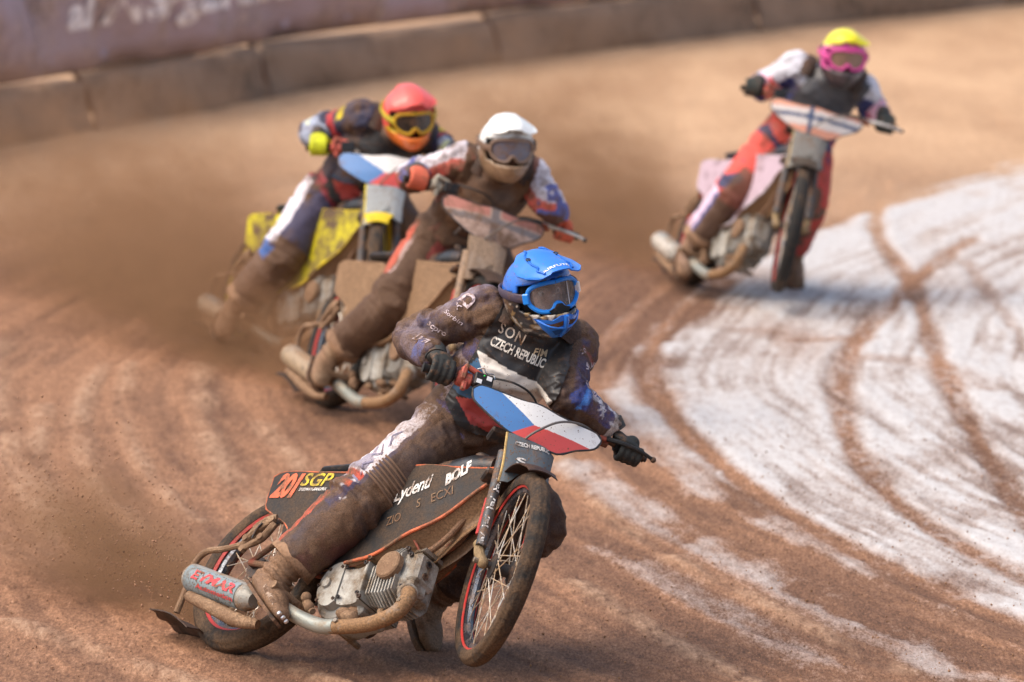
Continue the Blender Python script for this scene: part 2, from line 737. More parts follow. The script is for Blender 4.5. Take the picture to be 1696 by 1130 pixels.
        ridge = np.maximum(ridge, smooth(w * 1.9, 0, d) * smooth(0.2, 0.7, n_mid) * 0.9)
    dry = smooth(30.5, 40, Y.ravel() + 3.0 * (n_big - 0.5))  # far part of the track blends to a lighter tan
    tone = np.clip(0.5 + 1.2 * (n_big - 0.5) + 0.5 * (n_mid - 0.5) + 1.2 * (n_str - 0.5) + 0.9 * (n_lin - 0.5), 0, 1)
    # lengthwise streaks far away along the bend
    Z = 0.020 * (n_big - 0.5) + 0.012 * (n_mid - 0.5) + 0.009 * (n_fine - 0.5) - 0.010 * rut + 0.004 * berm * n_mid + 0.014 * ridge + 0.014 * (n_str - 0.5) + 0.010 * (n_lin - 0.5) * (1 - 0.8 * np.clip(pale, 0, 1))
    Z = Z - 0.008
    near = (np.abs(X.ravel()) < 60) & (Y.ravel() < 60)
    Z = np.where(near, Z, -0.01)
    n, m = len(xs), len(ys)
    me = bpy.data.meshes.new('track')
    me.vertices.add(n * m)
    me.vertices.foreach_set('co', np.column_stack([P, Z]).astype(np.float32).ravel())
    i = np.arange((m - 1) * (n - 1))
    r, c = i // (n - 1), i % (n - 1)
    q = np.column_stack([r * n + c, r * n + c + 1, (r + 1) * n + c + 1, (r + 1) * n + c]).astype(np.int32)
    me.loops.add(q.size)
    me.loops.foreach_set('vertex_index', q.ravel())
    me.polygons.add(len(q))
    me.polygons.foreach_set('loop_start', (np.arange(len(q)) * 4).astype(np.int32))
    me.update(calc_edges=True)
    at = me.color_attributes.new('soil', 'FLOAT_COLOR', 'POINT')
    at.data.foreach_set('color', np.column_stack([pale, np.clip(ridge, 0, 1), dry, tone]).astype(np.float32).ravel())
    m_ = bpy.data.materials.new('shale')
    m_.use_nodes = True
    N, L = m_.node_tree.nodes, m_.node_tree.links
    b = N['Principled BSDF']
    a = N.new('ShaderNodeAttribute')
    a.attribute_name = 'soil'
    sep = N.new('ShaderNodeSeparateColor')
    L.new(a.outputs['Color'], sep.inputs[0])
    geo = N.new('ShaderNodeNewGeometry')
    mp = N.new('ShaderNodeMapping')
    mp.inputs['Scale'].default_value = (1, 0.26, 1)
    L.new(geo.outputs['Position'], mp.inputs[0])

    def noise(sc, det, rough=0.6, vec=None):
        q = N.new('ShaderNodeTexNoise')
        q.inputs['Scale'].default_value = sc
        q.inputs['Detail'].default_value = det
        q.inputs['Roughness'].default_value = rough
        L.new((vec or mp.outputs[0]), q.inputs['Vector'])
        return q.outputs['Fac']

    def ramp(fac, stops):
        q = N.new('ShaderNodeValToRGB')
        el = q.color_ramp.elements
        while len(el) < len(stops):
            el.new(0.5)
        for e_, (p_, c_) in zip(el, stops):
            e_.position = p_
            e_.color = (*c_, 1)
        L.new(fac, q.inputs[0])
        return q.outputs[0]

    def mixc(fac, A, B):
        q = N.new('ShaderNodeMix')
        q.data_type = 'RGBA'
        L.new(fac, q.inputs[0]) if not isinstance(fac, float) else setattr(q.inputs[0], 'default_value', fac)
        L.new(A, q.inputs[6])
        L.new(B, q.inputs[7])
        return q.outputs[2]

    def mrange(v, a0, a1, b0=0.0, b1=1.0):
        q = N.new('ShaderNodeMapRange')
        q.inputs['From Min'].default_value = a0
        q.inputs['From Max'].default_value = a1
        q.inputs['To Min'].default_value = b0
        q.inputs['To Max'].default_value = b1
        L.new(v, q.inputs[0])
        return q.outputs[0]

    def math_(op, A, B):
        q = N.new('ShaderNodeMath')
        q.operation = op
        for k, x in enumerate((A, B)):
            if isinstance(x, float):
                q.inputs[k].default_value = x
            else:
                L.new(x, q.inputs[k])
        return q.outputs[0]

    g1 = noise(26, 7, 0.7)
    g2 = noise(95, 5, 0.8)
    brown = ramp(math_('ADD', math_('MULTIPLY', g1, 0.28), math_('MULTIPLY', g2, 0.72)),
                 [(0.36, (0.075, 0.034, 0.018)), (0.50, (0.205, 0.105, 0.058)), (0.63, (0.35, 0.195, 0.115))])
    wet = ramp(a.outputs['Alpha'], [(0.15, (0.66, 0.62, 0.60)), (0.85, (1.22, 1.18, 1.12))])
    mm = N.new('ShaderNodeMix')
    mm.data_type = 'RGBA'
    mm.blend_type = 'MULTIPLY'
    mm.inputs[0].default_value = 1.0
    L.new(brown, mm.inputs[6])
    L.new(wet, mm.inputs[7])
    brown = mm.outputs[2]
    lite = ramp(g2, [(0.35, (0.30, 0.175, 0.105)), (0.65, (0.47, 0.31, 0.20))])
    c1 = mixc(math_('MULTIPLY', sep.outputs[1], mrange(g1, 0.35, 0.6)), brown, lite)
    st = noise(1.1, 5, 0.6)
    far_col = ramp(math_('ADD', math_('MULTIPLY', st, 0.6), math_('MULTIPLY', g1, 0.4)), [(0.36, (0.34, 0.20, 0.11)), (0.62, (0.53, 0.345, 0.205))])
    c1 = mixc(sep.outputs[2], c1, far_col)
    palec = ramp(g1, [(0.30, (0.40, 0.35, 0.325)), (0.50, (0.50, 0.475, 0.455)), (0.75, (0.58, 0.565, 0.555))])
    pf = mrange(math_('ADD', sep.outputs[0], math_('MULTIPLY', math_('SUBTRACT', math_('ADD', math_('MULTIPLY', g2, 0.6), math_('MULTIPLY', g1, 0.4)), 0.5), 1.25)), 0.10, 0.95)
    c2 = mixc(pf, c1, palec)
    L.new(c2, b.inputs['Base Color'])
    L.new(mrange(pf, 0, 1, 0.92, 0.48), b.inputs['Roughness'])
    b.inputs['Specular IOR Level'].default_value = 0.35
    bp = N.new('ShaderNodeBump')
    L.new(mrange(pf, 0.1, 0.9, 0.42, 0.12), bp.inputs['Strength'])
    bp.inputs['Distance'].default_value = 0.02
    g3 = noise(85, 6, 0.75)
    L.new(math_('ADD', math_('MULTIPLY', g1, 0.7), math_('MULTIPLY', g3, 0.6)), bp.inputs['Height'])
    L.new(bp.outputs[0], b.inputs['Normal'])
    o = finish('track', me, m_, None, 180)
    o['kind'] = 'structure'
    o['label'] = 'reddish brown shale speedway track with a pale inner lane'
    o['category'] = 'track'
    return o


build_track()


# loose crumbs of shale lying on the track
def build_crumbs():
    mb = MB()
    n = 9000
    x = rng.uniform(-2.3, 2.3, n)
    y = 18.3 + 7.5 * rng.random(n) ** 1.6
    r = 0.0016 + 0.0050 * rng.random(n) ** 6
    t = np.array([(1, 1, 1), (1, -1, -1), (-1, 1, -1), (-1, -1, 1)], float) / math.sqrt(3)
    oc = np.array([(1, 0, 0), (-1, 0, 0), (0, 1, 0), (0, -1, 0), (0, 0, 1), (0, 0, -1)], float)
    fo = [(0, 2, 4), (2, 1, 4), (1, 3, 4), (3, 0, 4), (2, 0, 5), (1, 2, 5), (3, 1, 5), (0, 3, 5)]
    vs, fs = [], []
    for i in range(n):
        a = rng.random() * 6.28
        R = np.array([[math.cos(a), -math.sin(a), 0], [math.sin(a), math.cos(a), 0], [0, 0, 1]])
        p = (oc * r[i] * (0.6 + 0.8 * rng.random((6, 3)))) @ R.T + (x[i], y[i], r[i] * 0.1)
        b_ = len(vs)
        vs += [tuple(q) for q in p]
        fs += [tuple(k + b_ for k in f) for f in fo]
    mb.v, mb.f = vs, fs
    o = mb.build('loose_shale', M('shale_crumb', (0.33, 0.19, 0.115), rough=0.95, mud=0.5, scale=3.0, bump=0.0), None, angle=0, fix=False)
    o['kind'] = 'stuff'
    o['label'] = 'loose brown crumbs of shale scattered over the track'
    o['category'] = 'shale'


build_crumbs()


# ------------------------------------------------------------------ air fence round the outside of the bend
def build_fence():
    base = [(-700, 395), (-330, 300), (0, 235), (265, 188), (520, 140), (900, 90), (1300, 42), (1696, 2), (2100, -32), (2500, -60)]
    C = catmull([ground_pt(*p) for p in base], 24)
    seg = np.r_[0, np.cumsum(np.linalg.norm(np.diff(C, axis=0), axis=1))]
    at = lambda s: np.array([np.interp(s, seg, C[:, k]) for k in range(3)])

    def s_at_px(px):
        d = [abs(848 + FPX * p[0] / (p[1] * CP - (p[2] - CAM_H) * SP_) - px) for p in C]
        return seg[int(np.argmin(d))]
    seams = [0.2] + [s_at_px(v) for v in (-640, -330, -130, 128, 418, 800, 1235, 1640, 2040)] + [seg[-1] - 0.2]
    root = empty('air_fence', Matrix.Translation(Vector(at(seg[-1] / 2))))
    o0 = at(seg[-1] / 2)
    tag(root, 'long muddy padded air fence with faded purple sponsor banner along the bend', 'fence')
    m_base = M('fence_cushion', lin(152, 126, 104), rough=0.7, mud=0.5, mudcol=(0.22, 0.145, 0.095), scale=1.3, bump=0.04, fine=12)
    m_ban = M('fence_banner', lin(172, 156, 166), rough=0.65, mud=0.45, mudcol=(0.36, 0.27, 0.235), scale=1.3, bump=0.05, fine=14)
    m_gap = M('fence_gap', lin(112, 90, 76), rough=0.8, mud=0.3, scale=4)
    m_let = M('banner_print', lin(245, 240, 240), rough=0.7, mud=0.30, mudcol=(0.32, 0.23, 0.19), scale=3.0, bump=0.0)
    up = V(0, 0, 1)
    for s0, s1 in zip(seams[:-1], seams[1:]):
        L = s1 - s0
        k = max(8, int(L / 0.25))
        wob = rng.random()
        G = []
        for t in np.linspace(0, 1, k):
            s = s0 + 0.004 + t * (L - 0.008)
            p = at(s)
            tg = unit(at(s + 0.05) - at(s - 0.05))
            nr = unit(np.cross(tg, up))          # towards the camera side
            if nr[1] > 0:
                nr = -nr
            e = min(t, 1 - t) * L
            pin = 1 - 0.35 * math.exp(-(e / 0.15) ** 2)
            h = 0.40 + 0.03 * math.sin(3 * t + 7 * wob)
            row = []
            for q, (a, b) in enumerate([(0.16, 0.0), (0.17, 0.06), (0.16, 0.16), (0.145, 0.27), (0.125, 0.345), (0.09, 0.378), (0.0, 0.395), (-0.15, 0.40)]):
                bulge = a * (pin if b > 0.12 else 1.0) + 0.018 * math.sin(9 * t + q * 0.8 + 9 * wob) + 0.01 * math.sin(23 * t + 2 * q)
                row.append(p - o0 + nr * bulge + up * (b * h / 0.4 - 0.02))
            G.append(row)
        MB().sheet(np.array(G)).build('base_cushion', m_base, root, angle=180)
        # dark strap gap at the joint
        p = at(s0)
        tg = unit(at(s0 + 0.05) - at(s0 - 0.05))
        nr = unit(np.cross(tg, up))
        if nr[1] > 0:
            nr = -nr
        mb = MB()
        mb.tube([p - o0 + nr * 0.165 + up * -0.02, p - o0 + nr * 0.14 + tg * 0.03 + up * 0.10, p - o0 + nr * 0.115 + tg * 0.02 + up * 0.18, p - o0 + nr * 0.085 + up * 0.28, p - o0 + nr * 0.0 - tg * .03 + up * 0.42], [0.018, 0.016, 0.024, 0.034, 0.02], n=8)
        mb.build('joint_strap', m_gap, root)
    # upper banner in long panels
    edges = [seams[0], seams[1], s_at_px(30) - 0.0, s_at_px(600), s_at_px(1000), s_at_px(1450), seams[-2], seams[-1]]
    for q, (s0, s1) in enumerate(zip(edges[:-1], edges[1:])):
        k = max(10, int((s1 - s0) / 0.2))
        G = []
        for t in np.linspace(0, 1, k):
            s = s0 + 0.01 + t * (s1 - s0 - 0.02)
            p = at(s)
            tg = unit(at(s + 0.05) - at(s - 0.05))
            nr = unit(np.cross(tg, up))
            if nr[1] > 0:
                nr = -nr
            row = []
            for j, z in enumerate(np.linspace(0.43, 1.75, 9)):
                wv = 0.05 * math.sin(2.2 * s + 0.7 * j) + 0.035 * math.sin(7 * s + 1.3 * j) + 0.02 * math.sin(15 * s - j)
                row.append(p - o0 + nr * (0.02 + 0.10 * math.sin(math.pi * j / 8) + wv) + up * z)
            G.append(row)
        bo = MB().sheet(np.array(G), th=0.02).build('banner', m_ban, root, angle=180)
        if q == 2:
            tr = tree_of(bo)
            A, B = at(s_at_px(95)) - o0, at(s_at_px(470)) - o0
            nr = unit(np.cross(B - A, up))
            if nr[1] > 0:
                nr = -nr
            lettering('al Nergaard.eu', tr, A + up * 0.64, B + up * 0.64, 0.34, nr, m_let, bo, bold=0.03, shear=0.1, reach=0.6, off=0.012)
        # rope at the foot of the banner
        R = [at(s) - o0 + up * 0.42 for s in np.linspace(s0, s1, k)]
        MB().tube(R, 0.022, n=6, per=1).build('banner_hem', m_gap, root)


build_fence()
# ------------------------------------------------------------------ speedway motorcycle
RR, TR, RF, TF, WB = 0.335, 0.045, 0.36, 0.034, 1.31
RAKE = rad(22)
SAX = V(-math.sin(RAKE), 0, math.cos(RAKE))
SPT = V(WB - 0.04 * math.cos(RAKE), 0, RF - 0.04 * math.sin(RAKE))
PN = V(math.cos(RAKE), 0, math.sin(RAKE))      # forward normal of the fork plates
BAR = V(0.999, 0, 1.027)
GRIP_R, GRIP_L = V(0.977, -0.332, 1.081), V(0.996, 0.420, 1.035)


def rot_axis(d, a):
    K = np.array([[0, -d[2], d[1]], [d[2], 0, -d[0]], [-d[1], d[0], 0]])
    return np.eye(3) + math.sin(a) * K + (1 - math.cos(a)) * K @ K


def bike_matrix(pose):
    X, Y, psi, lean, pit, st = pose
    R = (Matrix.Rotation(rad(psi), 3, 'Z') @ Matrix.Rotation(-rad(pit), 3, 'Y') @ Matrix.Rotation(-rad(lean), 3, 'X'))
    th = np.linspace(0, 2 * np.pi, 240)
    c = np.stack([np.cos(th), 0 * th, np.sin(th)], 1) * (RR - TR) @ np.array(R).T
    zc = -c[:, 2].min() + TR - 0.012
    o = Vector((X, Y, zc)) - R @ Vector((0, 0, RR))
    return Matrix.Translation(o) @ R.to_4x4()


def make_wheel(name, parent, c, R, T, n_sp, mats, xf, hubw, detail):
    """wheel > tyre, rim, rim_stripe, spokes; hub is the wheel mesh itself"""
    ax = V(0, 1, 0)
    hub = MB()
    hub.lathe([(0.012, -hubw - 0.03), (0.014, -hubw), (0.045, -hubw + 0.004), (0.045, -hubw + 0.014), (0.024, -hubw + 0.022), (0.024, hubw - 0.022), (0.045, hubw - 0.014), (0.045, hubw - 0.004), (0.014, hubw), (0.012, hubw + 0.03)], c, ax, n=20)
    w = hub.xf(xf).build(name, mats['metal'], parent)
    # tyre with shallow circumferential grooves
    prof = []
    k = 44 if detail else 24
    for i in range(k):
        a = 2 * math.pi * i / k
        rr = T
        if math.cos(a) > 0.30:
            rr = T * (1.04 - 0.06 * (0.5 + 0.5 * math.cos(9 * a)) ** 3)
        elif math.cos(a) < -0.55:
            rr = T * 0.86
        prof.append((R - T + rr * math.cos(a), rr * 1.05 * math.sin(a)))
    MB().lathe(prof, c, ax, n=96 if detail else 56, closed=True).xf(xf).build('tyre', mats['tyre'], w, angle=50)
    ri = R - 2 * T * 0.93
    MB().lathe([(ri + 0.004, -T * 0.62), (ri + 0.006, -T * 0.5), (ri - 0.012, -T * 0.34), (ri - 0.018, 0), (ri - 0.012, T * 0.34), (ri + 0.006, T * 0.5), (ri + 0.004, T * 0.62), (ri + 0.012, T * 0.45), (ri + 0.012, -T * 0.45)], c, ax, n=72, closed=True).xf(xf).build('rim', mats['rim'], w)
    for sgn in (-1, 1):
        MB().lathe([(ri + 0.003, sgn * T * 0.66), (ri + 0.017, sgn * T * 0.86), (ri + 0.017, sgn * T * 0.80), (ri + 0.003, sgn * T * 0.58)], c, ax, n=72, closed=True).xf(xf).build('rim_stripe', mats['stripe'], w)
    big = MB()
    for i in range(n_sp):
        a = 2 * math.pi * (i + 0.25 * (i % 4)) / n_sp
        sgn = -1 if i % 2 else 1
        lead = 0.55 if (i // 2) % 2 else -0.55
        p0 = np.asarray(c) + V(0.042 * math.cos(a + lead * 2.1), sgn * (hubw - 0.01), 0.042 * math.sin(a + lead * 2.1))
        p1 = np.asarray(c) + V((ri - 0.012) * math.cos(a), sgn * 0.006, (ri - 0.012) * math.sin(a))
        mb = MB() if detail else big
        mb.tube([p0, p1], 0.0021 if detail else 0.003, n=6, curve=False)
        if detail:
            mb.xf(xf).build('spoke', mats['spoke'], w)
    if not detail:
        so = big.xf(xf).build('spokes', mats['spoke'], w)
        so['kind'] = 'stuff'
    return w


def make_bike(key, pose, label, S, detail):
    Mx = bike_matrix(pose)
    root = empty('speedway_motorcycle', Mx)
    tag(root, label, 'motorcycle', 'speedway motorcycles racing round the bend')
    Minv = Mx.inverted()
    Q = rot_axis(SAX, rad(pose[5]))
    steer = lambda P: (np.asarray(P) - SPT) @ Q.T + SPT
    ident = lambda P: P
    k = key + '_'
    alu = M(k + 'alu', lin(166, 163, 155), rough=0.55, metal=0.25, mud=S['mud_engine'], mudcol=(0.165, 0.118, 0.076), scale=9, bump=0.5, fine=160, speck=0.3)
    dark = M(k + 'darkmetal', (0.045, 0.042, 0.042), rough=0.45, metal=0.4, mud=0.45, scale=12)
    rubber = M(k + 'tyre', (0.018, 0.017, 0.016), rough=0.8, mud=S['mud_tyre'], mudcol=(0.085, 0.050, 0.027), scale=9, bump=0.6, fine=120)
    rim = M(k + 'rim', (0.10, 0.11, 0.13), rough=0.25, metal=0.8, mud=0.35, scale=16)
    stripe = M(k + 'stripe', S['stripe'], rough=0.4, mud=0.3, scale=20)
    spoke = M(k + 'spoke', (0.55, 0.52, 0.47), rough=0.35, metal=0.8, mud=0.55, mudcol=(0.36, 0.25, 0.15), scale=20, bump=0)
    panel = M(k + 'panel', S['panel'], rough=0.55, mud=S['mud_panel'], mudcol=S.get('panelmud', (0.10, 0.062, 0.036)), scale=4.5, speck=0.30, bump=0.25)
    edge = M(k + 'edge', S['edge'], rough=0.5, mud=0.50, scale=11)
    pipe = M(k + 'pipe', (0.30, 0.28, 0.25), rough=0.4, metal=0.6, mud=0.78, mudcol=(0.22, 0.125, 0.06), scale=6, bump=0.4)
    tube_m = M(k + 'frame', S['frame'], rough=0.5, mud=0.7, scale=8, bump=0.5)
    clay = M(k + 'clay', (0.19, 0.11, 0.062), rough=0.75, mud=0.5, mudcol=(0.27, 0.17, 0.10), scale=10, bump=0.7, fine=120)
    seatm = M(k + 'seat', (0.018, 0.018, 0.02), rough=0.6, mud=0.35, scale=10)
    mats = dict(metal=dark, tyre=rubber, rim=rim, stripe=stripe, spoke=spoke)
    n_sp = 36

    # wheels
    make_wheel('rear_wheel', root, V(0, 0, RR), RR, TR, n_sp, mats, ident, 0.06, detail)
    make_wheel('front_wheel', root, V(WB, 0, RF), RF, TF, n_sp, mats, steer, 0.045, detail)

    # frame
    for pts, nm, r in [([(0.30, 0, 0.62), (0.55, 0, 0.70), (0.85, 0, 0.76), (1.08, 0, 0.80)], 'top_tube', 0.019),
                       ([(1.10, 0, 0.74), (1.02, 0, 0.60), (0.95, 0, 0.46), (0.72, 0, 0.36), (0.42, 0, 0.30)], 'down_tube', 0.018),
                       ([(0.42, 0, 0.30), (0.34, 0, 0.45), (0.32, 0, 0.62)], 'seat_tube', 0.016)]:
        MB().tube(pts, r, n=10).build(nm, tube_m, root)
    for sgn in (-1, 1):
        MB().tube([(0.42, sgn * 0.05, 0.30), (0.25, sgn * 0.075, 0.31), (0.0, sgn * 0.085, RR)], 0.013).build('chain_stay', tube_m, root)
        MB().tube([(0.33, sgn * 0.04, 0.62), (0.18, sgn * 0.075, 0.50), (0.0, sgn * 0.085, RR)], 0.011).build('seat_stay', tube_m, root)
        MB().tube([(1.02, sgn * 0.03, 0.60), (0.93, sgn * 0.05, 0.42), (0.70, sgn * 0.045, 0.36), (0.42, sgn * 0.05, 0.30)], 0.012).build('cradle_tube', tube_m, root)
    MB().lathe([(0.026, -0.09), (0.030, -0.085), (0.030, 0.085), (0.026, 0.09)], SPT + SAX * 0.47, SAX, n=16).build('head_tube', tube_m, root)

    # tank and seat
    tk = MB()
    tk.loft([(V(0.72, 0, 0.74), V(0, 0.050, 0), V(0, 0, 0.030)), (V(0.78, 0, 0.75), V(0, 0.080, 0), V(0, 0, 0.055)), (V(0.92, 0, 0.775), V(0, 0.082, 0), V(0, 0, 0.06)), (V(1.03, 0, 0.79), V(0, 0.055, 0), V(0, 0, 0.045))], n=20)
    tko = tk.build('fuel_tank', M(k + 'tank', S['tank'], rough=0.35, mud=0.4, scale=9, coat=0.3), root)
    MB().lathe([(0.028, 0), (0.03, 0.012), (0.024, 0.02), (0.006, 0.022)], (0.90, 0.0, 0.832), V(-0.1, 0, 1), n=16).build('filler_cap', dark, tko)
    se = MB()
    se.loft([(V(0.10, 0, 0.735), V(0, 0.06, 0), V(0, 0, 0.012)), (V(0.16, 0, 0.745), V(0, 0.095, 0), V(0, 0, 0.028)), (V(0.36, 0, 0.755), V(0, 0.10, 0), V(0, 0, 0.03)), (V(0.58, 0, 0.765), V(0, 0.085, 0), V(0, 0, 0.032)), (V(0.72, 0, 0.79), V(0, 0.06, 0), V(0, 0, 0.035)), (V(0.76, 0, 0.80), V(0, 0.035, 0), V(0, 0, 0.02))], n=20)
    se.build('seat', seatm, root)

    # side panels: big plastic sheets from the tail to the tank, piped along the edge
    rear_p = [(-0.011, 0.668), (0.006, 0.55), (0.05, 0.52), (0.146, 0.480), (0.20, 0.425), (0.215, 0.36), (0.19, 0.30), (0.24, 0.27), (0.45, 0.285), (0.62, 0.31), (0.76, 0.375), (0.86, 0.455), (0.98, 0.56), (1.09, 0.685), (1.10, 0.75), (1.03, 0.745), (0.90, 0.735), (0.76, 0.735), (0.60, 0.715), (0.44, 0.695), (0.40, 0.700), (0.20, 0.695), (0.04, 0.690)]

    def panel_y(x):
        return np.interp(x, [-0.05, 0.1, 0.35, 0.62, 0.85, 1.1], [0.145, 0.140, 0.118, 0.118, 0.105, 0.055])
    outs = []
    for sgn in (-1, 1):
        fm = lambda u, v, w, sg=sgn: (u, sg * (panel_y(u) + w + 0.012 * math.sin(7 * v + 2)), v)
        po = MB().prism(rear_p, fm, 0.004, sub=3).build('side_panel', panel, root, angle=40)
        loop = [V(*fm(x, z, 0.002)) for x, z in rear_p + rear_p[:1]]
        MB().tube(loop, 0.0034, n=6, per=3, cap=False).build('edge_piping', edge, po)
        outs.append(po)
    right = outs[0]
    # tail: curved mudguard between the panels over the rear wheel
    G = []
    for x, z in [(-0.005, 0.672), (0.05, 0.692), (0.2, 0.699), (0.40, 0.702)]:
        hw = 0.095 if x < -0.02 else panel_y(x) - 0.002
        G.append([(x, y * hw, z + 0.02 * (1 - y * y)) for y in np.linspace(-1, 1, 9)])
    mg = MB().sheet(np.array(G), th=0.004).build('rear_mudguard', panel, root)
    if detail:
        MB().tube([(0.09, -0.06, 0.712), (0.13, -0.075, 0.728), (0.21, -0.09, 0.722), (0.26, -0.085, 0.71)], 0.007, flat=(V(0, 0, 1), 0.5)).build('strap', M('strap_black', (0.02, 0.02, 0.02), mud=0.2), mg)
        MB().tube([(0.085, -0.06, 0.712), (0.10, -0.066, 0.724), (0.145, -0.078, 0.731)], 0.0085, flat=(V(0, 0, 1), 0.5)).build('strap_end', M('strap_yellow', lin(225, 205, 60), mud=0.2), mg)
        # red seat-post peg showing behind the knee
        MB().tube([(0.52, -0.10, 0.715), (0.525, -0.10, 0.765)], 0.008, curve=False).build('peg', M('peg_red', lin(230, 70, 40), mud=0.1), root)

    # lower flare: muddy belly cowl running up from the engine to the fork
    flare_m = M(k + 'flare', S['flare'], rough=0.5, mud=S['mud_flare'], mudcol=(0.20, 0.115, 0.058), scale=6, bump=0.5, coat=0.2)
    for sgn in (-1, 1):
        G = []
        tp = [(0.60, 0.305), (0.76, 0.37), (0.86, 0.45), (0.98, 0.555), (1.09, 0.68)]
        bt = [(0.80, 0.33), (0.90, 0.36), (0.985, 0.43), (1.065, 0.53), (1.15, 0.64)]
        for (a, b), (c, d) in zip(catmull([V(*p, 0) for p in tp], 4)[:, :2], catmull([V(*p, 0) for p in bt], 4)[:, :2]):
            row = []
            for t in np.linspace(0, 1, 8):
                x, z = a + (c - a) * t, b + (d - b) * t
                y = (panel_y(a) + 0.012) * (1 - t) + 0.028 * t - 0.045 * math.sin(math.pi * t) + 0.006 * math.sin(25 * a + 4 * t)
                row.append((x, sgn * y, z))
            G.append(row)
        fl = MB().sheet(np.array(G), th=0.004).build('belly_cowl', flare_m, root)
        lip = [g[0] for g in G]
        MB().tube(np.array(lip) + (0, sgn * 0.003, 0), 0.0065, n=8, per=1).build('cowl_lip', edge, fl)

    # engine, laid down: e-frame (u along the barrel, w up, y across)
    eo, ea = V(0.575, 0, 0.212), rad(12)
    eu, ew = V(math.cos(ea), 0, math.sin(ea)), V(-math.sin(ea), 0, math.cos(ea))
    E = lambda u, y, w: eo + eu * u * 0.80 + V(0, 1, 0) * y + ew * w
    ER = np.column_stack([eu, V(0, 1, 0), ew])
    cyl = MB()
    cyl.lathe([(0.055, 0), (0.062, 0.01), (0.062, 0.21), (0.055, 0.22)], E(0.12, 0, 0), eu, n=24)
    eng = cyl.build('engine', M(k + 'barrel', (0.05, 0.04, 0.032), rough=0.8, mud=0.4, scale=20), root)
    cc = MB()
    cc.lathe([(0.085, -0.085), (0.105, -0.075), (0.112, -0.05), (0.112, 0.05), (0.105, 0.075), (0.085, 0.085)], E(0, 0, 0), V(0, 1, 0), n=28)
    cc.rbox(E(0.08, 0, -0.04), (0.14, 0.15, 0.13), ER, 0.015)
    cc.build('crankcase', alu, eng)
    # D-shaped timing cover with its boss and screws
    D = []
    for a in np.linspace(rad(95), rad(265), 12):
        D.append((0.005 + 0.095 * math.cos(a), 0.012 + 0.093 * math.sin(a)))
    D += [(0.015, -0.08), (0.045, -0.065), (0.05, 0.09), (0.02, 0.105)]
    fm = lambda u, v, w: E(u, -0.088 - w, v)
    co = MB().prism(D, fm, 0.035).build('timing_cover', alu, eng)
    MB().lathe([(0.020, 0), (0.019, 0.012), (0.010, 0.016)], E(-0.035, -0.122, 0.02), V(0, -1, 0), n=16).build('boss', alu, co)
    if detail:
        for u, w in [(-0.07, -0.045), (0.035, -0.055), (0.035, 0.082), (-0.04, 0.082), (-0.085, 0.02)]:
            MB().lathe([(0.007, 0), (0.007, 0.006), (0.003, 0.006), (0.003, 0.003)], E(u, -0.122, w), V(0, -1, 0), n=8).build('screw', dark, co)
    # waisted housing between cover and barrel
    G = [[(E(u, y, w)) for y, w in [(-0.112 + dd, -0.075), (-0.118 + dd, -0.06), (-0.118 + dd, 0.075), (-0.10 + dd, 0.09), (0.09, 0.09), (0.10, 0.07), (0.10, -0.06), (0.09, -0.075), (-0.112 + dd, -0.075)]] for u, dd in [(0.052, 0.0), (0.07, 0.012), (0.12, 0.018), (0.16, 0.012), (0.178, 0.0), (0.19, 0.0)]]
    mb = MB().sheet(np.array(G))
    mb.hull([E(0.186, y, w) for y in (-0.116, 0.098) for w in (-0.07, 0.085)] + [E(0.192, y, w) for y in (-0.116, 0.098) for w in (-0.07, 0.085)])
    ho = mb.build('cylinder_housing', alu, eng)
    if detail:
        for u, w in [(0.178, 0.078), (0.178, -0.05), (0.06, 0.078), (0.06, -0.05)]:
            MB().lathe([(0.008, 0), (0.008, 0.006), (0.004, 0.006), (0.004, 0.002)], E(u, -0.119, w), V(0, -1, 0), n=8).build('bolt', dark, ho)
    # cooling fins: short on the barrel, tall on the head
    fins = [(0.208 + 0.019 * i, 0.090 + 0.004 * i, 0.104) for i in range(3)] + [(0.268 + 0.0200 * i, 0.118 + 0.012 * math.sin(i * 0.5), 0.120) for i in range(7)]
    for u, hw, hy in fins:
        oct_ = [(-hy, -hw * 0.55), (-hy, hw * 0.72), (-hy * 0.8, hw), (hy * 0.45, hw), (hy * 0.6, hw * 0.8), (hy * 0.6, -hw * 0.4), (hy * 0.4, -hw * 0.7), (-hy * 0.55, -hw * 0.8)]
        MB().prism(oct_, lambda y, w, t, uu=u: E(uu + t, y, w), 0.0078).build('cooling_fin', alu, eng)
    hd = MB()
    hd.rbox(E(0.405, -0.025, 0.02), (0.055, 0.145, 0.175), ER, 0.02)
    hd.rbox(E(0.445, -0.035, 0.04), (0.06, 0.115, 0.125), ER, 0.015)
    hd.rbox(E(0.448, -0.045, -0.035), (0.035, 0.085, 0.05), ER, 0.010)
    ho = hd.build('cylinder_head', alu, eng)
    for i in range(6):
        MB().prism([(-0.085, 0), (0.02, 0), (0.015, 0.016), (-0.078, 0.016)], lambda y, w, t, uu=0.425 + 0.011 * i: E(uu + t, y, 0.103 + w), 0.005).build('head_fin', alu, ho)
    MB().lathe([(0.056, 0), (0.056, 0.022), (0.050, 0.028), (0.0, 0.030)], E(0.345, -0.112, 0.035), V(0, -1, 0), n=28).build('rocker_cover', clay, ho)
    if detail:
        for w in (0.0, 0.05):
            MB().lathe([(0.014, 0), (0.014, 0.006), (0.007, 0.006), (0.007, 0.001)], E(0.482, -0.045, 0.015 + w), eu, n=12).build('tappet_cap', dark, ho)
    # carburettor on top, magneto drive under
    MB().tube([E(0.36, 0.02, 0.11), E(0.33, 0.03, 0.17), E(0.27, 0.03, 0.21)], 0.03, n=12).build('carburettor', dark, eng)
    cl = MB()
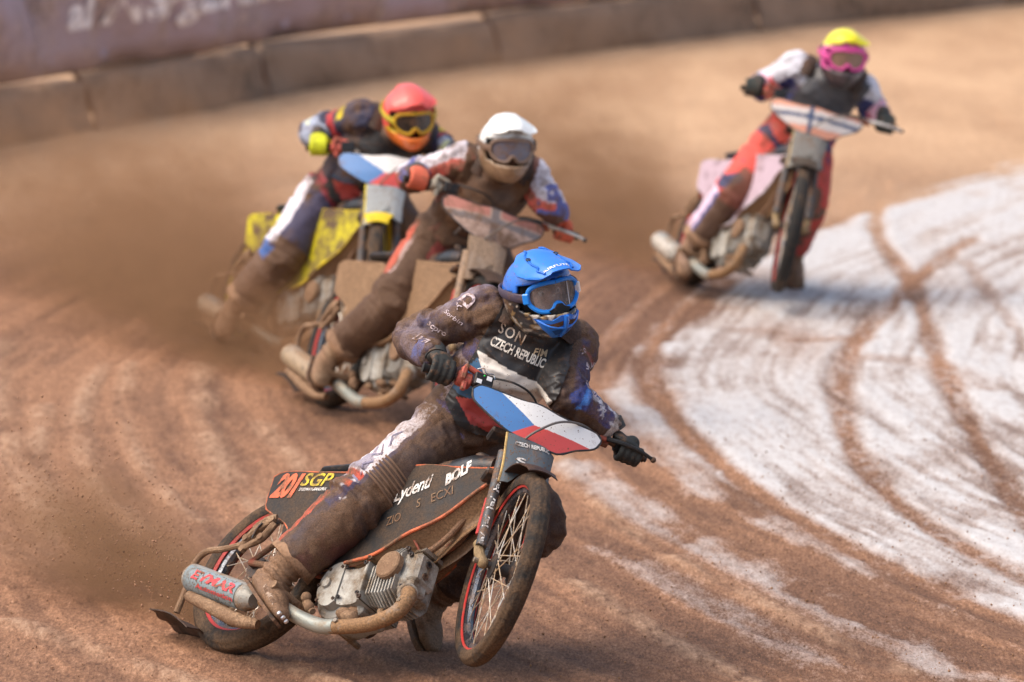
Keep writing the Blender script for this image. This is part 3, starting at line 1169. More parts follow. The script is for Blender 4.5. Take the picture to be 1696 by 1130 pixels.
    for _ in range(7):
        p = E(rng.uniform(-0.02, 0.2), rng.uniform(-0.10, -0.02), rng.uniform(-0.135, -0.085))
        cl.ball(p, rng.uniform(0.018, 0.034) * V(1.3, 1, 0.8), n=8, m=6)
    cl.xf(lambda P: P + 0.007 * (np.column_stack([vnoise(P * 60, q) for q in (1, 2, 3)]) - 0.5)).build('mud_cake', clay, eng, angle=60)['kind'] = 'stuff'
    MB().tube([E(0.27, -0.05, -0.10), E(0.31, -0.055, -0.17)], 0.014, n=10, curve=False).build('breather_stub', pipe, eng)

    if detail:
        # oil lines, throttle cable and stud nuts on the motor
        MB().tube([E(0.10, -0.06, 0.085), E(0.085, -0.085, 0.13), E(0.06, -0.10, 0.19), (0.60, -0.112, 0.46)], 0.0045, n=7, per=6).build('oil_line', dark, eng)
        MB().tube([E(0.30, -0.02, 0.15), E(0.20, -0.06, 0.14), E(0.10, -0.09, 0.115), E(0.02, -0.095, 0.10)], 0.0055, n=7, per=6).build('oil_line', M(k + 'hose', (0.03, 0.03, 0.03), rough=0.6, mud=0.45, scale=20), eng)
        MB().tube([E(0.44, -0.05, 0.10), E(0.40, -0.09, 0.16), E(0.33, -0.08, 0.20), (0.98, -0.04, 0.56)], 0.005, n=7, per=6).build('plug_lead', M(k + 'lead', (0.30, 0.05, 0.03), rough=0.5, mud=0.45, scale=20), eng)
        for u_, w_ in [(0.20, 0.095), (0.20, -0.07), (0.43, 0.085), (0.43, -0.05), (0.40, 0.115)]:
            MB().lathe([(0.0095, 0), (0.0095, 0.008), (0.006, 0.010), (0.0045, 0.016)], E(u_, -0.118 if u_ < 0.3 else -0.095, w_), V(0, -1, 0), n=6).build('stud_nut', dark, eng)
    # exhaust and silencer on the right
    ex = MB().tube([(0.945, -0.085, 0.205), (1.00, -0.115, 0.195), (1.035, -0.135, 0.16), (1.02, -0.145, 0.095), (0.93, -0.15, 0.048), (0.80, -0.152, 0.030), (0.66, -0.155, 0.028), (0.54, -0.163, 0.055), (0.43, -0.18, 0.088), (0.33, -0.195, 0.105)], [0.026, 0.028, 0.0285, 0.0285, 0.028, 0.027, 0.026, 0.025, 0.025, 0.025], n=16, per=6)
    exo = ex.build('exhaust_pipe', pipe, root)
    MB().lathe([(0.033, -0.008), (0.038, 0), (0.038, 0.012), (0.031, 0.018)], (0.965, -0.095, 0.205), V(0.8, -0.5, -0.1), n=18).build('exhaust_flange', alu, exo)
    bare = M(k + 'pipe_bare', (0.36, 0.38, 0.34), rough=0.38, metal=0.6, mud=0.30, mudcol=(0.25, 0.17, 0.10), scale=10)
    MB().tube([(0.745, -0.1535, 0.029), (0.66, -0.155, 0.028), (0.54, -0.163, 0.055), (0.44, -0.178, 0.086)], [0.0285, 0.0285, 0.0275, 0.0275], n=16, per=6).build('heat_sleeve', bare, exo)
    if detail:
        for q in [(1.032, -0.166, 0.135), (0.765, -0.182, 0.036)]:
            MB().lathe([(0.009, 0), (0.009, 0.005), (0.004, 0.006)], q, V(0.1, -1, 0.1), n=10).build('clip', alu, exo)
    s0, s1 = V(-0.125, -0.205, 0.195), V(0.285, -0.195, 0.105)
    sa = unit(s1 - s0)
    Ls = np.linalg.norm(s1 - s0)
    sil = MB().lathe([(0.020, -0.006), (0.046, 0.0), (0.052, 0.01), (0.052, Ls - 0.05), (0.046, Ls - 0.03), (0.028, Ls)], s0, sa, n=28)
    sil = sil.build('silencer', M(k + 'silencer', S['silencer'], rough=0.5, metal=0.2, mud=S['mud_sil'], mudcol=(0.24, 0.155, 0.09), scale=11, speck=0.4, bump=0.4), root)
    wrap = []
    for t in np.linspace(0.05, 0.86, 12):
        p = s0 + sa * Ls * t
        rw = []
        bu = unit(V(0, -1, -0.45) - sa * (V(0, -1, -0.45) @ sa))
        bw = np.cross(sa, bu)
        for a in np.linspace(-1.15, 1.05, 12):
            rw.append(p + 0.0545 * (math.cos(a) * bu - math.sin(a) * bw))
        wrap.append(rw)
    wr = MB().sheet(np.array(wrap)).build('silencer_decal', M(k + 'sildecal', S['sildecal'], rough=0.45, mud=0.30, scale=18, speck=0.75, mudcol=(0.13, 0.10, 0.075)), sil)
    MB().tube([(-0.09, -0.20, 0.115), (0.05, -0.198, 0.075), (0.22, -0.185, 0.028), (0.32, -0.16, 0.025)], [0.022, 0.026, 0.028, 0.018], n=12).build('lower_guard', clay, sil)

    # footrest and linkage on the right, peg on the left
    MB().tube([(0.45, -0.08, 0.13), (0.455, -0.22, 0.125), (0.455, -0.275, 0.128)], [0.014, 0.014, 0.017], n=10, curve=False).build('footrest', clay, root)
    lk = MB()
    lk.tube([(0.48, -0.13, 0.15), (0.54, -0.15, 0.11), (0.575, -0.15, 0.09)], [0.016, 0.018, 0.012])
    lk.ball((0.50, -0.15, 0.15), 0.02, n=10, m=7)
    lk.ball((0.555, -0.16, 0.105), 0.019, n=10, m=7)
    lk.build('foot_lever', clay, root)
    MB().tube([(0.50, 0.05, 0.13), (0.50, 0.16, 0.13)], 0.012, curve=False).build('footrest', clay, root)
    # primary drive on the left
    MB().hull([V(0.555, 0.105, 0.205) + V(0.055 * math.cos(a), dy, 0.055 * math.sin(a)) for a in np.linspace(0, 6.28, 14) for dy in (0, 0.03)] + [V(0.36, 0.105, 0.30) + V(0.085 * math.cos(a), dy, 0.085 * math.sin(a)) for a in np.linspace(0, 6.28, 14) for dy in (0, 0.03)]).build('primary_cover', dark, root)
    ch = MB()
    for sg in (1, -1):
        ch.tube([(0.36, 0.085, 0.30 + sg * 0.035), (0.0, 0.078, RR + sg * 0.075)], 0.007, n=6, curve=False)
    ch.build('drive_chain', dark, root)
    MB().lathe([(0.078, -0.003), (0.082, 0), (0.078, 0.003)], (0, 0.078, RR), V(0, 1, 0), n=36).build('sprocket', dark, root)

    # dirt deflector behind the rear wheel with its stay
    G = []
    for t in np.linspace(0, 1, 7):
        x = -0.40 + 0.27 * t
        z = 0.105 - 0.075 * t + 0.014 * math.sin(3 * t)
        row = []
        for y in np.linspace(-1, 1, 10):
            yy = 0.11 * y - 0.01
            row.append((x - 0.05 * (1 - y * y) * (1 - t) + 0.006 * math.sin(9 * y), yy, z + 0.018 * (1 - y * y) + 0.004 * math.sin(7 * y + 5 * t)))
        G.append(row)
    df = MB().sheet(np.array(G), th=0.005).build('dirt_deflector', M(k + 'flap', (0.035, 0.025, 0.02), rough=0.7, mud=0.6, mudcol=(0.08, 0.045, 0.03), scale=12, bump=0.5), root)
    MB().tube([(-0.255, -0.105, 0.10), (-0.25, -0.118, 0.20), (-0.262, -0.125, 0.30), (-0.22, -0.13, 0.352), (-0.13, -0.132, 0.362), (-0.02, -0.135, 0.385), (0.04, -0.14, 0.43)], 0.0125, n=10, per=5).build('deflector_stay', clay, root)
    bk = MB()
    bk.tube([(-0.02, -0.137, 0.375), (0.03, -0.15, 0.43), (0.10, -0.15, 0.475)], [0.014, 0.016, 0.016])
    bk.tube([(0.01, -0.145, 0.365), (0.09, -0.15, 0.40), (0.125, -0.15, 0.465)], [0.011, 0.015, 0.014])
    bk.tube([(0.02, -0.15, 0.445), (0.07, -0.157, 0.475), (0.125, -0.155, 0.49)], 0.010)
    for q in [(0.0, -0.15, 0.40), (0.09, -0.157, 0.40), (0.11, -0.157, 0.475), (-0.005, -0.14, 0.36)]:
        bk.lathe([(0.014, -0.01), (0.014, 0.01)], q, V(0, 1, 0), n=10)
    bk.xf(lambda P: P + 0.004 * (np.column_stack([vnoise(P * 55, q) for q in (1, 2, 3)]) - 0.5)).build('stay_bracket', clay, root)
    if detail:
        MB().tube([(0.045, -0.158, 0.395), (0.055, -0.165, 0.43), (0.075, -0.168, 0.455)], 0.004).build('clevis_pin', dark, root)

    # ---- steered parts
    xf = steer
    legs_ = []
    fk_m = M(k + 'fork', (0.07, 0.072, 0.076), rough=0.4, metal=0.3, mud=S.get('mud_fork', 0.42), mudcol=S.get('covermud', (0.15, 0.082, 0.046)), scale=18, speck=0.7)
    for sgn in (-1, 1):
        top, bot = SPT + SAX * 0.47 + PN * 0.085 + V(0, sgn * 0.074, 0), SPT + SAX * 0.075 + PN * 0.030 + V(0, sgn * 0.088, 0)
        lg = MB().tube([top, bot], 0.0205, n=14, curve=False).xf(xf).build('fork_leg', fk_m, root)
        legs_.append(lg)
        lk = MB()
        lk.tube([bot + V(-0.035, 0, 0.02), bot + V(0.0, 0, -0.025), V(WB, sgn * 0.075, RF)], [0.016, 0.020, 0.016], n=10)
        lk.ball(V(WB, sgn * 0.075, RF), 0.022, n=10, m=7)
        lk.ball(bot + V(-0.03, 0, 0.012), 0.022, n=10, m=7)
        lk.xf(xf).build('leading_link', M(k + 'link', (0.26, 0.18, 0.09), rough=0.5, metal=0.2, mud=0.55, mudcol=(0.24, 0.16, 0.085), scale=16, bump=0.5), lg)
        MB().tube([bot + V(-0.075, 0, 0.06), bot + V(-0.085, 0, 0.20)], [0.013, 0.010], n=8, curve=False).xf(xf).build('damper', stripe, lg)
    MB().tube([V(WB, -0.11, RF), V(WB, 0.11, RF)], 0.010, n=10, curve=False).xf(xf).build('front_axle', alu, root)
    for hgt in (0.40, 0.59):
        MB().rbox(SPT + SAX * hgt + PN * 0.02, (0.075, 0.235, 0.024), np.column_stack([PN, V(0, 1, 0), SAX]), 0.008).xf(xf).build('fork_yoke', dark, root)
    # mudguard hugging the front wheel
    G = []
    for a in np.linspace(rad(58), rad(168), 16):
        r = RF + 0.026
        w = 0.070 if rad(66) < a else 0.055
        G.append([(WB + r * math.cos(a) + 0.0, y * w, RF + r * math.sin(a) - 0.012 * y * y) for y in np.linspace(-1, 1, 9)])
    MB().sheet(np.array(G), th=0.004).xf(xf).build('front_mudguard', M(k + 'fguard', S['fguard'], rough=0.5, mud=S['mud_fg'], mudcol=(0.085, 0.045, 0.028), scale=8, bump=0.4), root)

    P0 = BAR + PN * 0.105

    def pl(u, v, w=0.0, bend=0.0):
        """point of the plane of the fork cover: u across (left +), v along the steering axis, w outward"""
        return P0 + V(0, u, 0) + SAX * v + PN * w
    # fork cover (dark shield under the bars) folded back at the sides, cut out for the wheel
    cov = [(-0.078, -0.190), (-0.077, -0.33), (-0.083, -0.415), (-0.052, -0.412), (-0.040, -0.398), (-0.012, -0.358), (0.027, -0.318), (0.06, -0.304), (0.082, -0.322), (0.092, -0.385), (0.106, -0.385), (0.108, -0.30), (0.118, -0.205), (0.02, -0.196)]
    cvm = lambda u, v, w: pl(u, v, 0.004 + w - 2.4 * max(0, abs(u) - 0.06) ** 1.5)
    cv = MB().prism(cov, cvm, 0.004, sub=2).xf(xf).build('fork_cover', M(k + 'cover', S['cover'], rough=0.5, mud=S['mud_cover'], mudcol=S.get('covermud', (0.15, 0.082, 0.046)), scale=11, speck=0.6, bump=0.3), root)
    MB().tube([V(*cvm(x, y, 0.002)) for x, y in cov[:3]], 0.005, n=6, per=3).xf(xf).build('cover_edge', M(k + 'coveredge', S['coveredge'], mud=0.4), cv)

    # number plate: a wide wing-shaped shield across the bars
    plate = [(-0.225, -0.035), (-0.196, -0.012), (-0.123, -0.023), (-0.046, -0.033), (0.029, -0.028), (0.105, -0.038), (0.188, -0.036), (0.262, -0.030), (0.288, -0.052), (0.264, -0.103), (0.19, -0.151), (0.119, -0.200), (0.017, -0.197), (-0.072, -0.184), (-0.143, -0.144), (-0.215, -0.085)]
    plm = lambda u, v, w: pl(u, v, 0.012 + w - 0.35 * abs(u) ** 1.6 - 0.25 * max(0, -v - 0.12) ** 1.2)
    pt = MB().prism(plate, plm, 0.004, sub=6 if detail else 4)
    po = pt.xf(xf)
    po = pt.build('number_plate', None, root, angle=40)
    # printed colours, read in plate coordinates
    me = po.data
    inv = np.array([v.co[:] for v in me.vertices])
    loc = (inv - SPT) @ Q + SPT - P0
    u, v = loc[:, 1], loc @ SAX
    S['plate'](me, u, v)
    me.materials.append(M(k + 'plate', (1, 1, 1), rough=0.4, mud=S['mud_plate'], scale=9, speck=0.35, bump=0.12, attr='Col', coat=0.2))
    MB().tube([V(*plm(x, y, 0.002)) for x, y in plate + plate[:1]], 0.0042, n=6, per=3, cap=False).xf(xf).build('plate_rim', M(k + 'platerim', (0.03, 0.03, 0.032), mud=0.3), po)

    # handlebar
    hb = [GRIP_R + V(-0.004, -0.065, 0), GRIP_R, V(0.995, -0.20, 1.075), V(1.01, -0.09, 1.005), V(1.012, 0.0, 0.985), V(1.012, 0.09, 1.0), V(1.012, 0.22, 1.045), GRIP_L, GRIP_L + V(-0.004, 0.075, -0.006)]
    hbo = MB().tube(hb, 0.0112, n=12, per=8).xf(xf).build('handlebar', dark, root)
    for g, sg in ((GRIP_R, -1), (GRIP_L, 1)):
        MB().lathe([(0.013, -0.055), (0.020, -0.055), (0.020, -0.047), (0.0165, -0.044), (0.0165, 0.06), (0.019, 0.064), (0.013, 0.066)], g, V(-0.05, sg, -0.05), n=14).xf(xf).build('grip', M(k + 'grip', (0.02, 0.02, 0.02), rough=0.8, mud=0.3), hbo)
    # clutch lever on the left, bulb end
    MB().tube([GRIP_L + V(0.03, -0.12, 0.005), GRIP_L + V(0.062, -0.04, 0.0), GRIP_L + V(0.062, 0.03, -0.006), GRIP_L + V(0.05, 0.082, -0.014)], [0.010, 0.0085, 0.0075, 0.007], n=8).xf(xf).build('clutch_lever', M(k + 'lever', S['lever'], rough=0.4, metal=0.3, mud=0.3), hbo)
    MB().ball(GRIP_L + V(0.049, 0.087, -0.015), 0.0115, n=12, m=8).xf(xf).build('lever_end', dark, hbo)
    mb = MB().lathe([(0.017, -0.02), (0.019, -0.018), (0.019, 0.018), (0.017, 0.02)], GRIP_L + V(0.012, -0.105, -0.002), V(0, 1, -0.05), n=14)
    mb.rbox(GRIP_L + V(0.03, -0.115, 0.0), (0.04, 0.03, 0.018), None, 0.004)
    mb.xf(xf).build('lever_perch', M(k + 'perch', lin(150, 70, 55), mud=0.5, scale=30), hbo)
    # throttle housing and cut-out box on the right
    th_m = M(k + 'throttle', S['throttle'], rough=0.45, mud=0.42, scale=22)
    g = GRIP_R + V(0.012, 0.090, 0.0)
    mb = MB()
    mb.lathe([(0.024, -0.028), (0.030, -0.022), (0.030, 0.022), (0.024, 0.028)], g, V(0.05, 1, -0.05), n=18)
    mb.rbox(g + V(0.020, 0.022, 0.038), (0.026, 0.075, 0.018), rot_axis(V(1, 0, 0), -0.25), 0.005)
    mb.rbox(g + V(0.022, -0.012, 0.016), (0.03, 0.022, 0.05), None, 0.005)
    mb.rbox(g + V(0.024, 0.0, -0.03), (0.022, 0.02, 0.035), None, 0.005)
    mb.xf(xf).build('throttle_housing', th_m, hbo)
    bx = MB().rbox(GRIP_R + V(0.06, 0.150, 0.005), (0.026, 0.070, 0.048), rot_axis(V(1, 0, 0), 0.05), 0.004).xf(xf).build('cut_out_box', M(k + 'box', (0.018, 0.018, 0.020), rough=0.4, mud=0.2, scale=20), hbo)
    if detail:
        for du, dv in ((-0.018, -0.010), (0.017, 0.010)):
            MB().rbox(GRIP_R + V(0.0738, 0.150 + du, 0.005 + dv), (0.0012, 0.020, 0.016), None, 0.0003).xf(xf).build('sticker', M('sticker_white', (0.82, 0.82, 0.82), rough=0.4, mud=0.02, bump=0), bx)
        MB().ball(GRIP_R + V(0.0738, 0.146, 0.020), 0.0034, n=8, m=6).xf(xf).build('indicator_lamp', M('green_lamp', (0.05, 0.8, 0.12), rough=0.2, mud=0.0, bump=0), bx)
        MB().tube([GRIP_R + V(0.05, 0.12, 0.042), GRIP_R + V(0.06, 0.14, 0.05), GRIP_R + V(0.058, 0.155, 0.036), GRIP_R + V(0.06, 0.18, 0.04), GRIP_R + V(0.06, 0.19, 0.022)], 0.0028, n=6).xf(xf).build('spring_clip', M('clip_steel', (0.7, 0.7, 0.68), rough=0.25, metal=0.9, mud=0.05, bump=0), hbo)
    cb = M(k + 'cable', (0.025, 0.025, 0.026), rough=0.5, mud=0.25, scale=20)
    MB().tube([GRIP_R + V(0.05, 0.18, 0.03), V(1.075, -0.08, 1.105), V(1.06, 0.0, 1.09), V(1.03, 0.05, 1.04), V(1.0, 0.05, 0.95)], 0.0042, n=7, per=8).xf(xf).build('throttle_cable', cb, hbo)
    MB().tube([GRIP_L + V(0.035, -0.125, 0.0), V(1.10, 0.20, 1.035), V(1.165, 0.10, 0.995), V(1.195, 0.02, 0.925), V(1.17, -0.01, 0.885), V(1.10, 0.0, 0.86)], 0.0046, n=7, per=8).xf(xf).build('clutch_cable', M(k + 'cable2', (0.14, 0.13, 0.12), rough=0.5, mud=0.3, scale=20), hbo)
    return dict(leg=legs_[0], root=root, M=Mx, Minv=Minv, right=right, cover=cv, plate=po, silencer=wr, steer=steer, legs=None, Q=Q)
# ------------------------------------------------------------------ riders
def set_col(me, C, name='Col'):
    a = me.color_attributes.get(name) or me.color_attributes.new(name, 'FLOAT_COLOR', 'POINT')
    C = np.asarray(C, np.float32)
    if C.shape[1] == 3:
        C = np.column_stack([C, np.ones(len(C), np.float32)])
    a.data.foreach_set('color', C.astype(np.float32).ravel())


def remesh(mb, voxel, smooth_it=4):
    """fuse overlapping closed pieces into one continuous skin"""
    me = mb.mesh('raw')
    o = bpy.data.objects.new('raw', me)
    col.objects.link(o)
    md = o.modifiers.new('r', 'REMESH')
    md.mode = 'VOXEL'
    md.voxel_size = voxel
    md.adaptivity = 0.0
    dg = bpy.context.evaluated_depsgraph_get()
    ev = o.evaluated_get(dg).to_mesh()
    n = len(ev.vertices)
    v = np.empty(n * 3, np.float32)
    ev.vertices.foreach_get('co', v)
    v = v.reshape(-1, 3).astype(float)
    lt = np.empty(len(ev.polygons), np.int32)
    ev.polygons.foreach_get('loop_total', lt)
    li = np.empty(len(ev.loops), np.int32)
    ev.loops.foreach_get('vertex_index', li)
    ed = np.empty(len(ev.edges) * 2, np.int32)
    ev.edges.foreach_get('vertices', ed)
    ed = ed.reshape(-1, 2)
    o.evaluated_get(dg).to_mesh_clear()
    bpy.data.objects.remove(o)
    bpy.data.meshes.remove(me)
    deg = np.bincount(ed.ravel(), minlength=n)[:, None]
    for _ in range(smooth_it):
        s = np.zeros_like(v)
        np.add.at(s, ed[:, 0], v[ed[:, 1]])
        np.add.at(s, ed[:, 1], v[ed[:, 0]])
        v = 0.45 * v + 0.55 * s / np.maximum(deg, 1)
    return v, lt, li, ed


def raw_mesh(name, v, lt, li):
    me = bpy.data.meshes.new(name)
    me.vertices.add(len(v))
    me.vertices.foreach_set('co', v.astype(np.float32).ravel())
    me.loops.add(len(li))
    me.loops.foreach_set('vertex_index', li)
    me.polygons.add(len(lt))
    me.polygons.foreach_set('loop_start', np.r_[0, np.cumsum(lt)[:-1]].astype(np.int32))
    me.update(calc_edges=True)
    me.validate()
    return me


def normals_of(me):
    n = np.empty(len(me.vertices) * 3, np.float32)
    me.vertices.foreach_get('normal', n)
    return n.reshape(-1, 3).astype(float)


def near_line(P, line):
    """nearest point on a polyline: distance, arc parameter 0..1, foot point"""
    best = np.full(len(P), 1e9)
    tt = np.zeros(len(P))
    ft = np.zeros_like(P)
    seg = np.r_[0, np.cumsum(np.linalg.norm(np.diff(line, axis=0), axis=1))]
    for i in range(len(line) - 1):
        a, b = line[i], line[i + 1]
        ab = b - a
        t = np.clip(((P - a) @ ab) / max(ab @ ab, 1e-12), 0, 1)
        q = a + t[:, None] * ab
        d = np.linalg.norm(P - q, axis=1)
        m = d < best
        best[m] = d[m]
        tt[m] = (seg[i] + t[m] * (seg[i + 1] - seg[i])) / seg[-1]
        ft[m] = q[m]
    return best, tt, ft


# affine chest coordinates, surveyed on the leading rider: a across the shoulders, b down the trunk
_e1, _e2, _n0 = np.array([149., 55.]), np.array([-100., 163.]), np.array([868., 545.])
_AI = np.linalg.inv(np.column_stack([_e1, _e2]))
aff = lambda px, py: _AI @ (np.array([px, py]) - _n0)
BIB = [aff(*p) for p in [(838, 492), (803, 538), (775, 585), (752, 618), (733, 648), (752, 676), (790, 700), (838, 713), (866, 690), (884, 668), (905, 637), (932, 592), (949, 558), (930, 540), (890, 548), (862, 520)]]
BIB_WHITE = [aff(*p) for p in [(788, 566), (908, 624), (896, 684), (866, 705), (806, 640)]]
BIB_BLUE = [aff(*p) for p in [(757, 608), (790, 577), (812, 640), (800, 645), (768, 640), (748, 630)]]
BIB_RED = [aff(*p) for p in [(752, 640), (800, 643), (842, 702), (815, 702), (775, 676)]]


def helmet_frame(fwd, up):
    x = unit(fwd)
    y = unit(np.cross(up, x))
    z = np.cross(x, y)
    return np.column_stack([x, y, z])


def make_helmet(key, root, c, R, H, detail):
    """helmet shell > peak, chin guard, strap, goggles frame, lens; built in its own frame then turned"""
    T = lambda P: np.asarray(P) @ R.T + c
    na, ne = (96, 56) if detail else (56, 34)
    az = np.linspace(-np.pi, np.pi, na, endpoint=False)
    el = np.linspace(-1.25, np.pi / 2, ne)
    A, Ee = np.meshgrid(az, el)
    d = np.stack([np.cos(Ee) * np.cos(A), np.cos(Ee) * np.sin(A), np.sin(Ee)], -1)
    ax = np.where(d[..., 0] > 0, 0.142, 0.160)
    azr = np.where(d[..., 2] > 0, 0.142, 0.170)
    r = 1 / np.sqrt((d[..., 0] / ax) ** 2 + (d[..., 1] / 0.128) ** 2 + (d[..., 2] / azr) ** 2)
    P = d * r[..., None]
    front = smooth(0.15, 0.95, np.cos(A))
    low = smooth(-0.01, -0.075, P[..., 2])
    P[..., 0] += 0.062 * front * low * (1 - 0.35 * smooth(-0.11, -0.17, P[..., 2]))
    P[..., 1] *= 1 - 0.20 * front * low
    # brow ridge and side flutes
    P[..., 0] += 0.008 * front * np.exp(-((P[..., 2] - 0.075) / 0.02) ** 2)
    fl = 0.006 * np.sin(9 * A) * np.exp(-((P[..., 2] - 0.10) / 0.03) ** 2)
    P = P * (1 + fl[..., None] * (1 if detail else 0.3))
    idx = np.arange(na * ne).reshape(ne, na)
    fs = []
    for i in range(ne - 1):
        for j in range(na):
            k = (j + 1) % na
            q = P[i:i + 2][:, [j, k]].reshape(-1, 3).mean(0)
            a = math.atan2(q[1], q[0])
            top = 0.058 - 0.010 * abs(a)
            bot = -0.062 + 0.03 * max(0, abs(a) - 0.5)
            if abs(a) < 1.12 and bot < q[2] < top:
                continue
            fs.append((idx[i, j], idx[i, k], idx[i + 1, k], idx[i + 1, j]))
    mb = MB()
    V0 = P.reshape(-1, 3)
    mb.add(T(V0), fs)
    me = mb.mesh('helmet')
    set_col(me, H['shell'](V0))
    sh = finish('helmet', me, M(key + '_helmet', (1, 1, 1), rough=0.28, mud=H.get('mud', 0.3), scale=11, speck=0.35, bump=0.15, attr='Col', coat=0.5), root, 60)
    md = sh.modifiers.new('thick', 'SOLIDIFY')
    md.thickness = 0.012
    md.offset = -1
    # inside of the helmet: dark padding
    MB().ball((0.0, 0, 0.0), (0.118, 0.112, 0.125), n=24, m=16).xf(lambda Q: np.where((Q[:, :1] > 0.066), np.column_stack([np.full(len(Q), 0.066), Q[:, 1], Q[:, 2]]), Q)).xf(T).build('lining', M('helmet_lining', (0.012, 0.012, 0.013), rough=0.9, mud=0.1), sh)
    # peak
    if H.get('peak'):
        G = []
        ext = H.get('peak_len', 0.125) / 0.125
        cx = catmull([V(-0.045, 0, 0.1505), V(0.01, 0, 0.1545), V(0.06, 0, 0.148), V(0.11, 0, 0.134), V(0.115 + 0.05 * ext, 0, 0.118), V(0.12 + 0.09 * ext, 0, 0.098)], 4)
        wd = np.interp(np.linspace(0, 5, len(cx)), range(6), [0.045, 0.085, 0.112, 0.120, 0.112, 0.086])
        for i, (p_, w) in enumerate(zip(cx, wd)):
            t = i / (len(cx) - 1)
            row = []
            for s in np.linspace(-1, 1, 21):
                dropz = (0.062 * (w / 0.12) ** 2) * abs(s) ** 2.0 * (1 - 0.30 * t)
                bevel = 0.006 * (1 if abs(s) < 0.42 else 0) * smooth(0.0, 0.25, t)
                flare = 0.010 * smooth(0.85, 1.0, abs(s)) * smooth(0.2, 0.6, t)
                row.append((p_[0] - 0.030 * abs(s) ** 1.6 * smooth(0.35, 1, t) - 0.0 * t, s * w, p_[2] - dropz + bevel + flare))
            G.append(row)
        pk = MB().sheet(np.array(G), th=-0.005)
        pk.xf(T)
        pme = pk.mesh('peak')
        sp = finish('peak', pme, M(key + '_peak', H['peak'], rough=0.35, mud=H.get('mud_peak', 0.12), scale=14, speck=0.25, bump=0.12, coat=0.4), sh, 45)
        bmf = bmesh.new()
        bmf.from_mesh(pme)
        bmesh.ops.recalc_face_normals(bmf, faces=bmf.faces[:])
        bmf.to_mesh(pme)
        bmf.free()
        if detail:
            # ribs and vent of the peak
            for s in (-0.52, 0.52):
                rib = [T(V(*(np.array(G[i][int(round((s * (0.75 + 0.02 * i) + 1) * 10))]) + (0, 0, 0.003)))) for i in range(3, len(G) - 1)]
                MB().tube(rib, 0.0042, n=6, per=2).build('peak_rib', M(key + '_peakrib', tuple(c_ * 0.75 for c_ in H['peak']), rough=0.35, mud=0.1), sp)
            for q in ((0.075, -0.055, 0.136), (0.075, 0.055, 0.136)):
                MB().lathe([(0.010, 0), (0.011, 0.004), (0.007, 0.006), (0.005, 0.002)], q, V(0.35, 0, 1), n=12).xf(T).build('peak_screw', M('screw_dark', (0.03, 0.04, 0.07), mud=0.1), sp)
            tr = tree_of(sp)
            a0, a1 = T(V(0.195, -0.060, 0.096)), T(V(0.195, 0.045, 0.096))
            lettering('AIRFLITE', tr, a0, a1, 0.014, R @ V(0.55, 0, 0.83), M('peak_print', (0.75, 0.78, 0.8), mud=0.3, scale=40, bump=0), sp, bold=0.02)
    # goggles
    loop = []
    half = [(0.0, 0.052), (0.035, 0.053), (0.070, 0.048), (0.092, 0.034), (0.098, 0.006), (0.092, -0.022), (0.066, -0.046), (0.034, -0.052), (0.020, -0.044), (0.010, -0.030), (0.0, -0.026)]
    gx = lambda y, z: 0.150 - 3.3 * y * y - 0.25 * abs(y) ** 1.5
    full = half + [(-y, z) for y, z in half[-2:0:-1]]
    pts = [V(gx(y, z), y, z) for y, z in full]
    cl = catmull(pts + [pts[0]], 4)
    gf = MB().tube(cl[:], 0.0085, n=8, per=1, cap=False).xf(T).build('goggle_frame', M(key + '_gframe', H['goggle'], rough=0.35, mud=0.15, scale=25, coat=0.3), sh)
    mb = MB()
    ctr = V(0, 0, 0.006)
    rows = []
    for t in np.linspace(0, 1, 7):
        rows.append([V(gx(*(ctr + (p - ctr) * t)[1:]) - 0.003, *(ctr + (p - ctr) * t)[1:]) for p in cl[:-1]])
    n = len(rows[0])
    mb.add(np.concatenate(rows), [(i * n + j, i * n + (j + 1) % n, (i + 1) * n + (j + 1) % n, (i + 1) * n + j) for i in range(6) for j in range(n)])
    mb.xf(T).build('goggle_lens', LENS if detail else M(key + '_lens', H.get('lens', (0.05, 0.045, 0.05)), rough=0.15, mud=0.35, scale=16, coat=0.6), sh, angle=180)
    if detail:
        # roll-off canister, strap, foam
        for sg in (1, -1):
            cb = MB().rbox(V(gx(0.092, 0) - 0.006, sg * 0.103, 0.006), (0.026, 0.018, 0.040), rot_axis(V(0, 0, 1), -sg * 0.7), 0.004).xf(T)
            cb.build('film_canister', M('canister_' + ('l' if sg > 0 else 'r'), (0.62, 0.64, 0.66) if sg > 0 else H['goggle'], rough=0.2, mud=0.2, scale=30, coat=0.4), gf)
        MB().tube([V(gx(0.06, 0) + 0.004, 0.052, 0.042), V(gx(0.06, 0) + 0.006, 0.05, 0.0), V(gx(0.05, 0) + 0.004, 0.048, -0.042)], 0.0018, n=6).xf(T).build('film_edge', M('film', (0.6, 0.62, 0.64), rough=0.2, mud=0.05, bump=0), gf)
    for sg in (1, -1):
        pth = [V(gx(0.095, 0), sg * 0.097, 0.004), V(0.075, sg * 0.121, 0.010), V(0.02, sg * 0.133, 0.018), V(-0.05, sg * 0.127, 0.024), V(-0.11, sg * 0.098, 0.028), V(-0.150, sg * 0.04, 0.03)]
        MB().tube(pth, 0.017, n=8, flat=(V(0, 1, 0), 0.25)).xf(T).build('goggle_strap', M(key + '_strap', H.get('strap', (0.05, 0.045, 0.07)), rough=0.7, mud=0.35, scale=20), gf)
    # chin guard laid on the shell
    tr = tree_of(sh)
    fw = R @ V(1, 0, 0)

    def on_chin(y, z, off):
        p = T(V(0.35, y, z))
        h = tr.ray_cast(Vector(p), Vector(-fw), 0.5)
        return (np.array(h[0]) if h[0] is not None else T(V(0.17, y, z))) + fw * off
